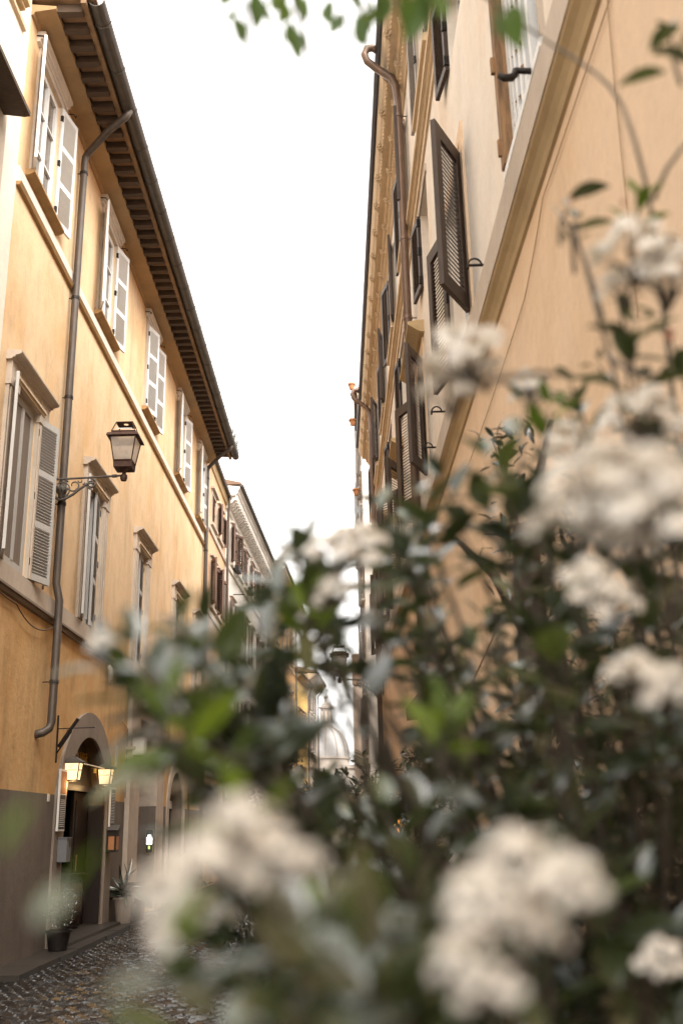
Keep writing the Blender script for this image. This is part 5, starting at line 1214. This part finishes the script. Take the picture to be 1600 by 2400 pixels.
# shoots hanging into the top of the picture
tb = thing('overhanging_branch', 'thin branch with small fresh green leaves dangling over the street from above', 'branch', (.1, .8, 2.62))
lv = []; tw = []
for i, (x, y_, z) in enumerate(TOPL):
    p_ = Vector((x, y_, z)); big = i in (14, 15, 16, 17, 18)
    d = Vector((rg.uniform(-.35, .35), rg.uniform(-.4, .1), -.9))
    lv.append(leaf_matrix(p_ - d.normalized() * .02, d, .075 if big else .062, rg, .3))
    tw.append(([p_ - d.normalized() * .02, p_ + Vector((.01, .01, .05)), Vector((x + .04, y_ + .02, 2.60))], [.001, .0013, .0018]))
mb = MB()
for p_, r_ in tw: mb.tube([q - tb.location for q in p_], r_, 4)
end = Vector(STEMS[2][-1]) - tb.location; mb.tube([(-.3, .2, .01), (-.12, .1, 0), (.0, .12, .06), end.lerp(Vector((0, .12, .06)), .4) + Vector((0, 0, .05)), end], [.0015, .002, .0025, .003, .003], 6)
put('twig', mb.mesh('twig', 'green_twig'), tb, kind='stuff')
place_leaves(tb, lv, 99, 'leaf', 'fresh_leaf', YOUNG)

# evergreens in tubs further down, sharper
def bush(name, label, loc, blobs, n, size, seed, mat_='laurel_leaf', n_ind=120, group='potted evergreens in the street', stem_r=.03, tmpl=LAUREL):
    t = thing(name, label, 'shrub', loc, 0, group); r = random.Random(seed); lm = []; tot = sum(b[3] ** 2 for b in blobs)
    tw = MB()
    for cx, cy, cz, rad in blobs:
        c = Vector((cx, cy, cz)); tw.tube([(0, 0, 0), Vector((cx * .4, cy * .4, cz * .5)), c], [stem_r, stem_r * .7, stem_r * .3], 6)
        for i in range(int(n * rad ** 2 / tot / 5)):
            d = rdir(r); q = c + d * rad * r.uniform(.45, 1.0); q.z = max(q.z, .02)
            tw.tube([c.lerp(q, .4), q], [.005, .003], 3, False)
            for k in range(5):
                ld = d * .6 + rdir(r) + Vector((0, 0, .25)); lm.append(leaf_matrix(q + Vector(loc) + rdir(r) * .02, ld, size * r.uniform(.7, 1.2), r))
    put('trunk', tw.mesh('trunk', 'bark'), t, kind='stuff'); place_leaves(t, lm, n_ind, 'leaf', mat_, tmpl); return t
def tub(name, label, loc, r0, r1, h, m_, rim=.03):
    t = thing(name, label, 'planter', loc, 0, 'plant tubs in the street')
    mb = MB(); mb.lathe([(0, 0), (r0, 0), (r1, h - rim * 1.5), (r1 + rim, h - rim * 1.4), (r1 + rim, h), (r1 - .01, h), (r1 - .03, h - .08), (0, h - .08)], 24); mb.build('body', m_, t)
    mb = MB(); mb.lathe([(0, h - .075), (r1 - .03, h - .07)], 24); mb.build('soil', 'soil', t); return t
tub('planter', 'dark green round tub with a thick shiny rim, half hidden under the shrub', (.25, 7.0, 0), .22, .27, 1.12, 'green_plastic', .035)
bush('laurel_bush', 'tall dark glossy evergreen rising out of the dark green round tub', (.2, 7.35, .95), [(-.15, .1, .55, .36), (.25, .25, .5, .34), (-.45, .5, .6, .36), (0, .6, .85, .34), (.35, .5, .9, .3), (-.3, .2, .2, .34), (.2, .1, .15, .34)], 2300, .085, 2, n_ind=200)
tub('planter', 'plain dark clay tub farther down behind the green one', (-.55, 9.6, 0), .24, .3, .5, 'plastic_grey')
bush('laurel_bush', 'broad dark evergreen in the plain clay tub, left of the taller one', (-.55, 9.6, .45), [(0, 0, .6, .5), (-.4, .2, .75, .42), (.35, .2, .8, .45), (-.1, .3, 1.25, .42), (.4, .5, 1.35, .35), (-.55, .5, 1.1, .35)], 2600, .085, 3, n_ind=160)
bush('laurel_bush', 'low dark leafy plant on the cobbles, the lowest of the evergreens', (-.62, 7.4, .0), [(0, 0, .75, .25), (.15, .1, .95, .22), (-.15, .1, .95, .22), (0, .05, .4, .25)], 800, .07, 4, n_ind=120)
bush('laurel_bush', 'dark evergreen mass far down the middle of the street', (-1.5, 17.5, 0), [(0, 0, .9, .7), (.6, .5, 1.3, .7), (-.5, 1, 1.5, .6), (.2, 1.5, 2.1, .6), (1.1, 2, 1.9, .7), (1.6, 1, 1.2, .7)], 2600, .12, 6, n_ind=100)
bush('ivy_thicket', 'shaggy dark ivy bulging from the foot of the amber house', (-2.95, 46, 2.5), [(0, 0, 1.1, .75), (.15, 1.6, 1.7, .8), (-.2, 3.2, 2.5, .8), (.1, .5, 2.2, .6), (.2, 2.4, 3.0, .55), (0, 1, .1, .8), (0, 3, .6, .8)], 3000, .16, 7, 'ivy_leaf', 100, None)
# creeper trunk against the near wall
t = thing('creeper_tree', 'bark covered leaning trunk with dark leaves, standing against the peach wall behind the flowers', 'tree', (.82, 4.6, 0))
mb = MB(); rr = random.Random(4); mb.tube([(rr.uniform(-.01, .01) + .006 * i, rr.uniform(-.02, .02), .27 * i) for i in range(12)], [.085 * (1 - .02 * i) * rr.uniform(.85, 1.15) for i in range(12)], 9)
mb.tube([(.04, 0, 2.4), (-.12, -.1, 2.7), (-.3, -.2, 2.85)], [.03, .022, .012], 6); mb.tube([(.06, 0, 2.8), (.1, -.25, 3.15), (.12, -.5, 3.3)], [.03, .022, .012], 6)
mb.build('trunk', 'bark', t, smooth=True)
lm = []
for c, rad, n in (((.95, 4.5, 2.9), .3, 130), ((.98, 4.2, 2.5), .35, 160), ((.95, 3.9, 2.0), .4, 200), ((.9, 4.4, 1.7), .35, 160), ((.95, 3.6, 1.4), .45, 200), ((.8, 4.4, 3.3), .16, 50)):
    for i in range(n):
        q = Vector(c) + rdir(rr) * rad * rr.uniform(.3, 1); q.x = min(q.x, 1.08); lm.append(leaf_matrix(q, rdir(rr) + Vector((-.3, 0, 0)), rr.uniform(.05, .09), rr))
place_leaves(t, lm, 120, 'leaf', 'laurel_leaf', LAUREL)
# plants at the pub door
tub('planter', 'small pot holding the round little bush on the near side of the pub doorstep', (-3.95, 14.55, .085), .12, .16, .26, 'iron', .02)
bush('potted_bush', 'round small leaved bush on the near side of the pub doorstep', (-3.95, 14.55, .36), [(0, 0, .25, .24), (.05, .1, .36, .16)], 700, .045, 8, n_ind=60, group='plants by the pub door', stem_r=.012)
tub('planter', 'tapered stone coloured pot under the strappy leaved plant', (-3.93, 18.55, .085), .12, .17, .42, 'dark_stone', .02)
tub('planter', 'squat black pot beside the strappy leaved plant', (-3.9, 19.2, .085), .2, .24, .62, 'iron', .025)
t = thing('strap_plant', 'plant with long arching strap leaves in the tapered pot by the portal', 'plant', (-3.93, 18.55, .45), 0, 'plants by the pub door')
rr = random.Random(9); me = leaf_mesh('leaf', 'laurel_leaf', wd=.13, fold=.25, droop=.55)
for i in range(46):
    a = rr.uniform(0, 2 * PI); e = rr.uniform(.15, 1.25); d = Vector((math.cos(a) * math.cos(e), math.sin(a) * math.cos(e), math.sin(e)))
    put('leaf', me, t, mtx=leaf_matrix(Vector((0, 0, rr.uniform(.0, .25))), d, rr.uniform(.28, .46), rr, .9))
mb = MB(); mb.tube([(0, 0, 0), (0, 0, .3)], .02, 6); mb.build('stem', 'green_twig', t)
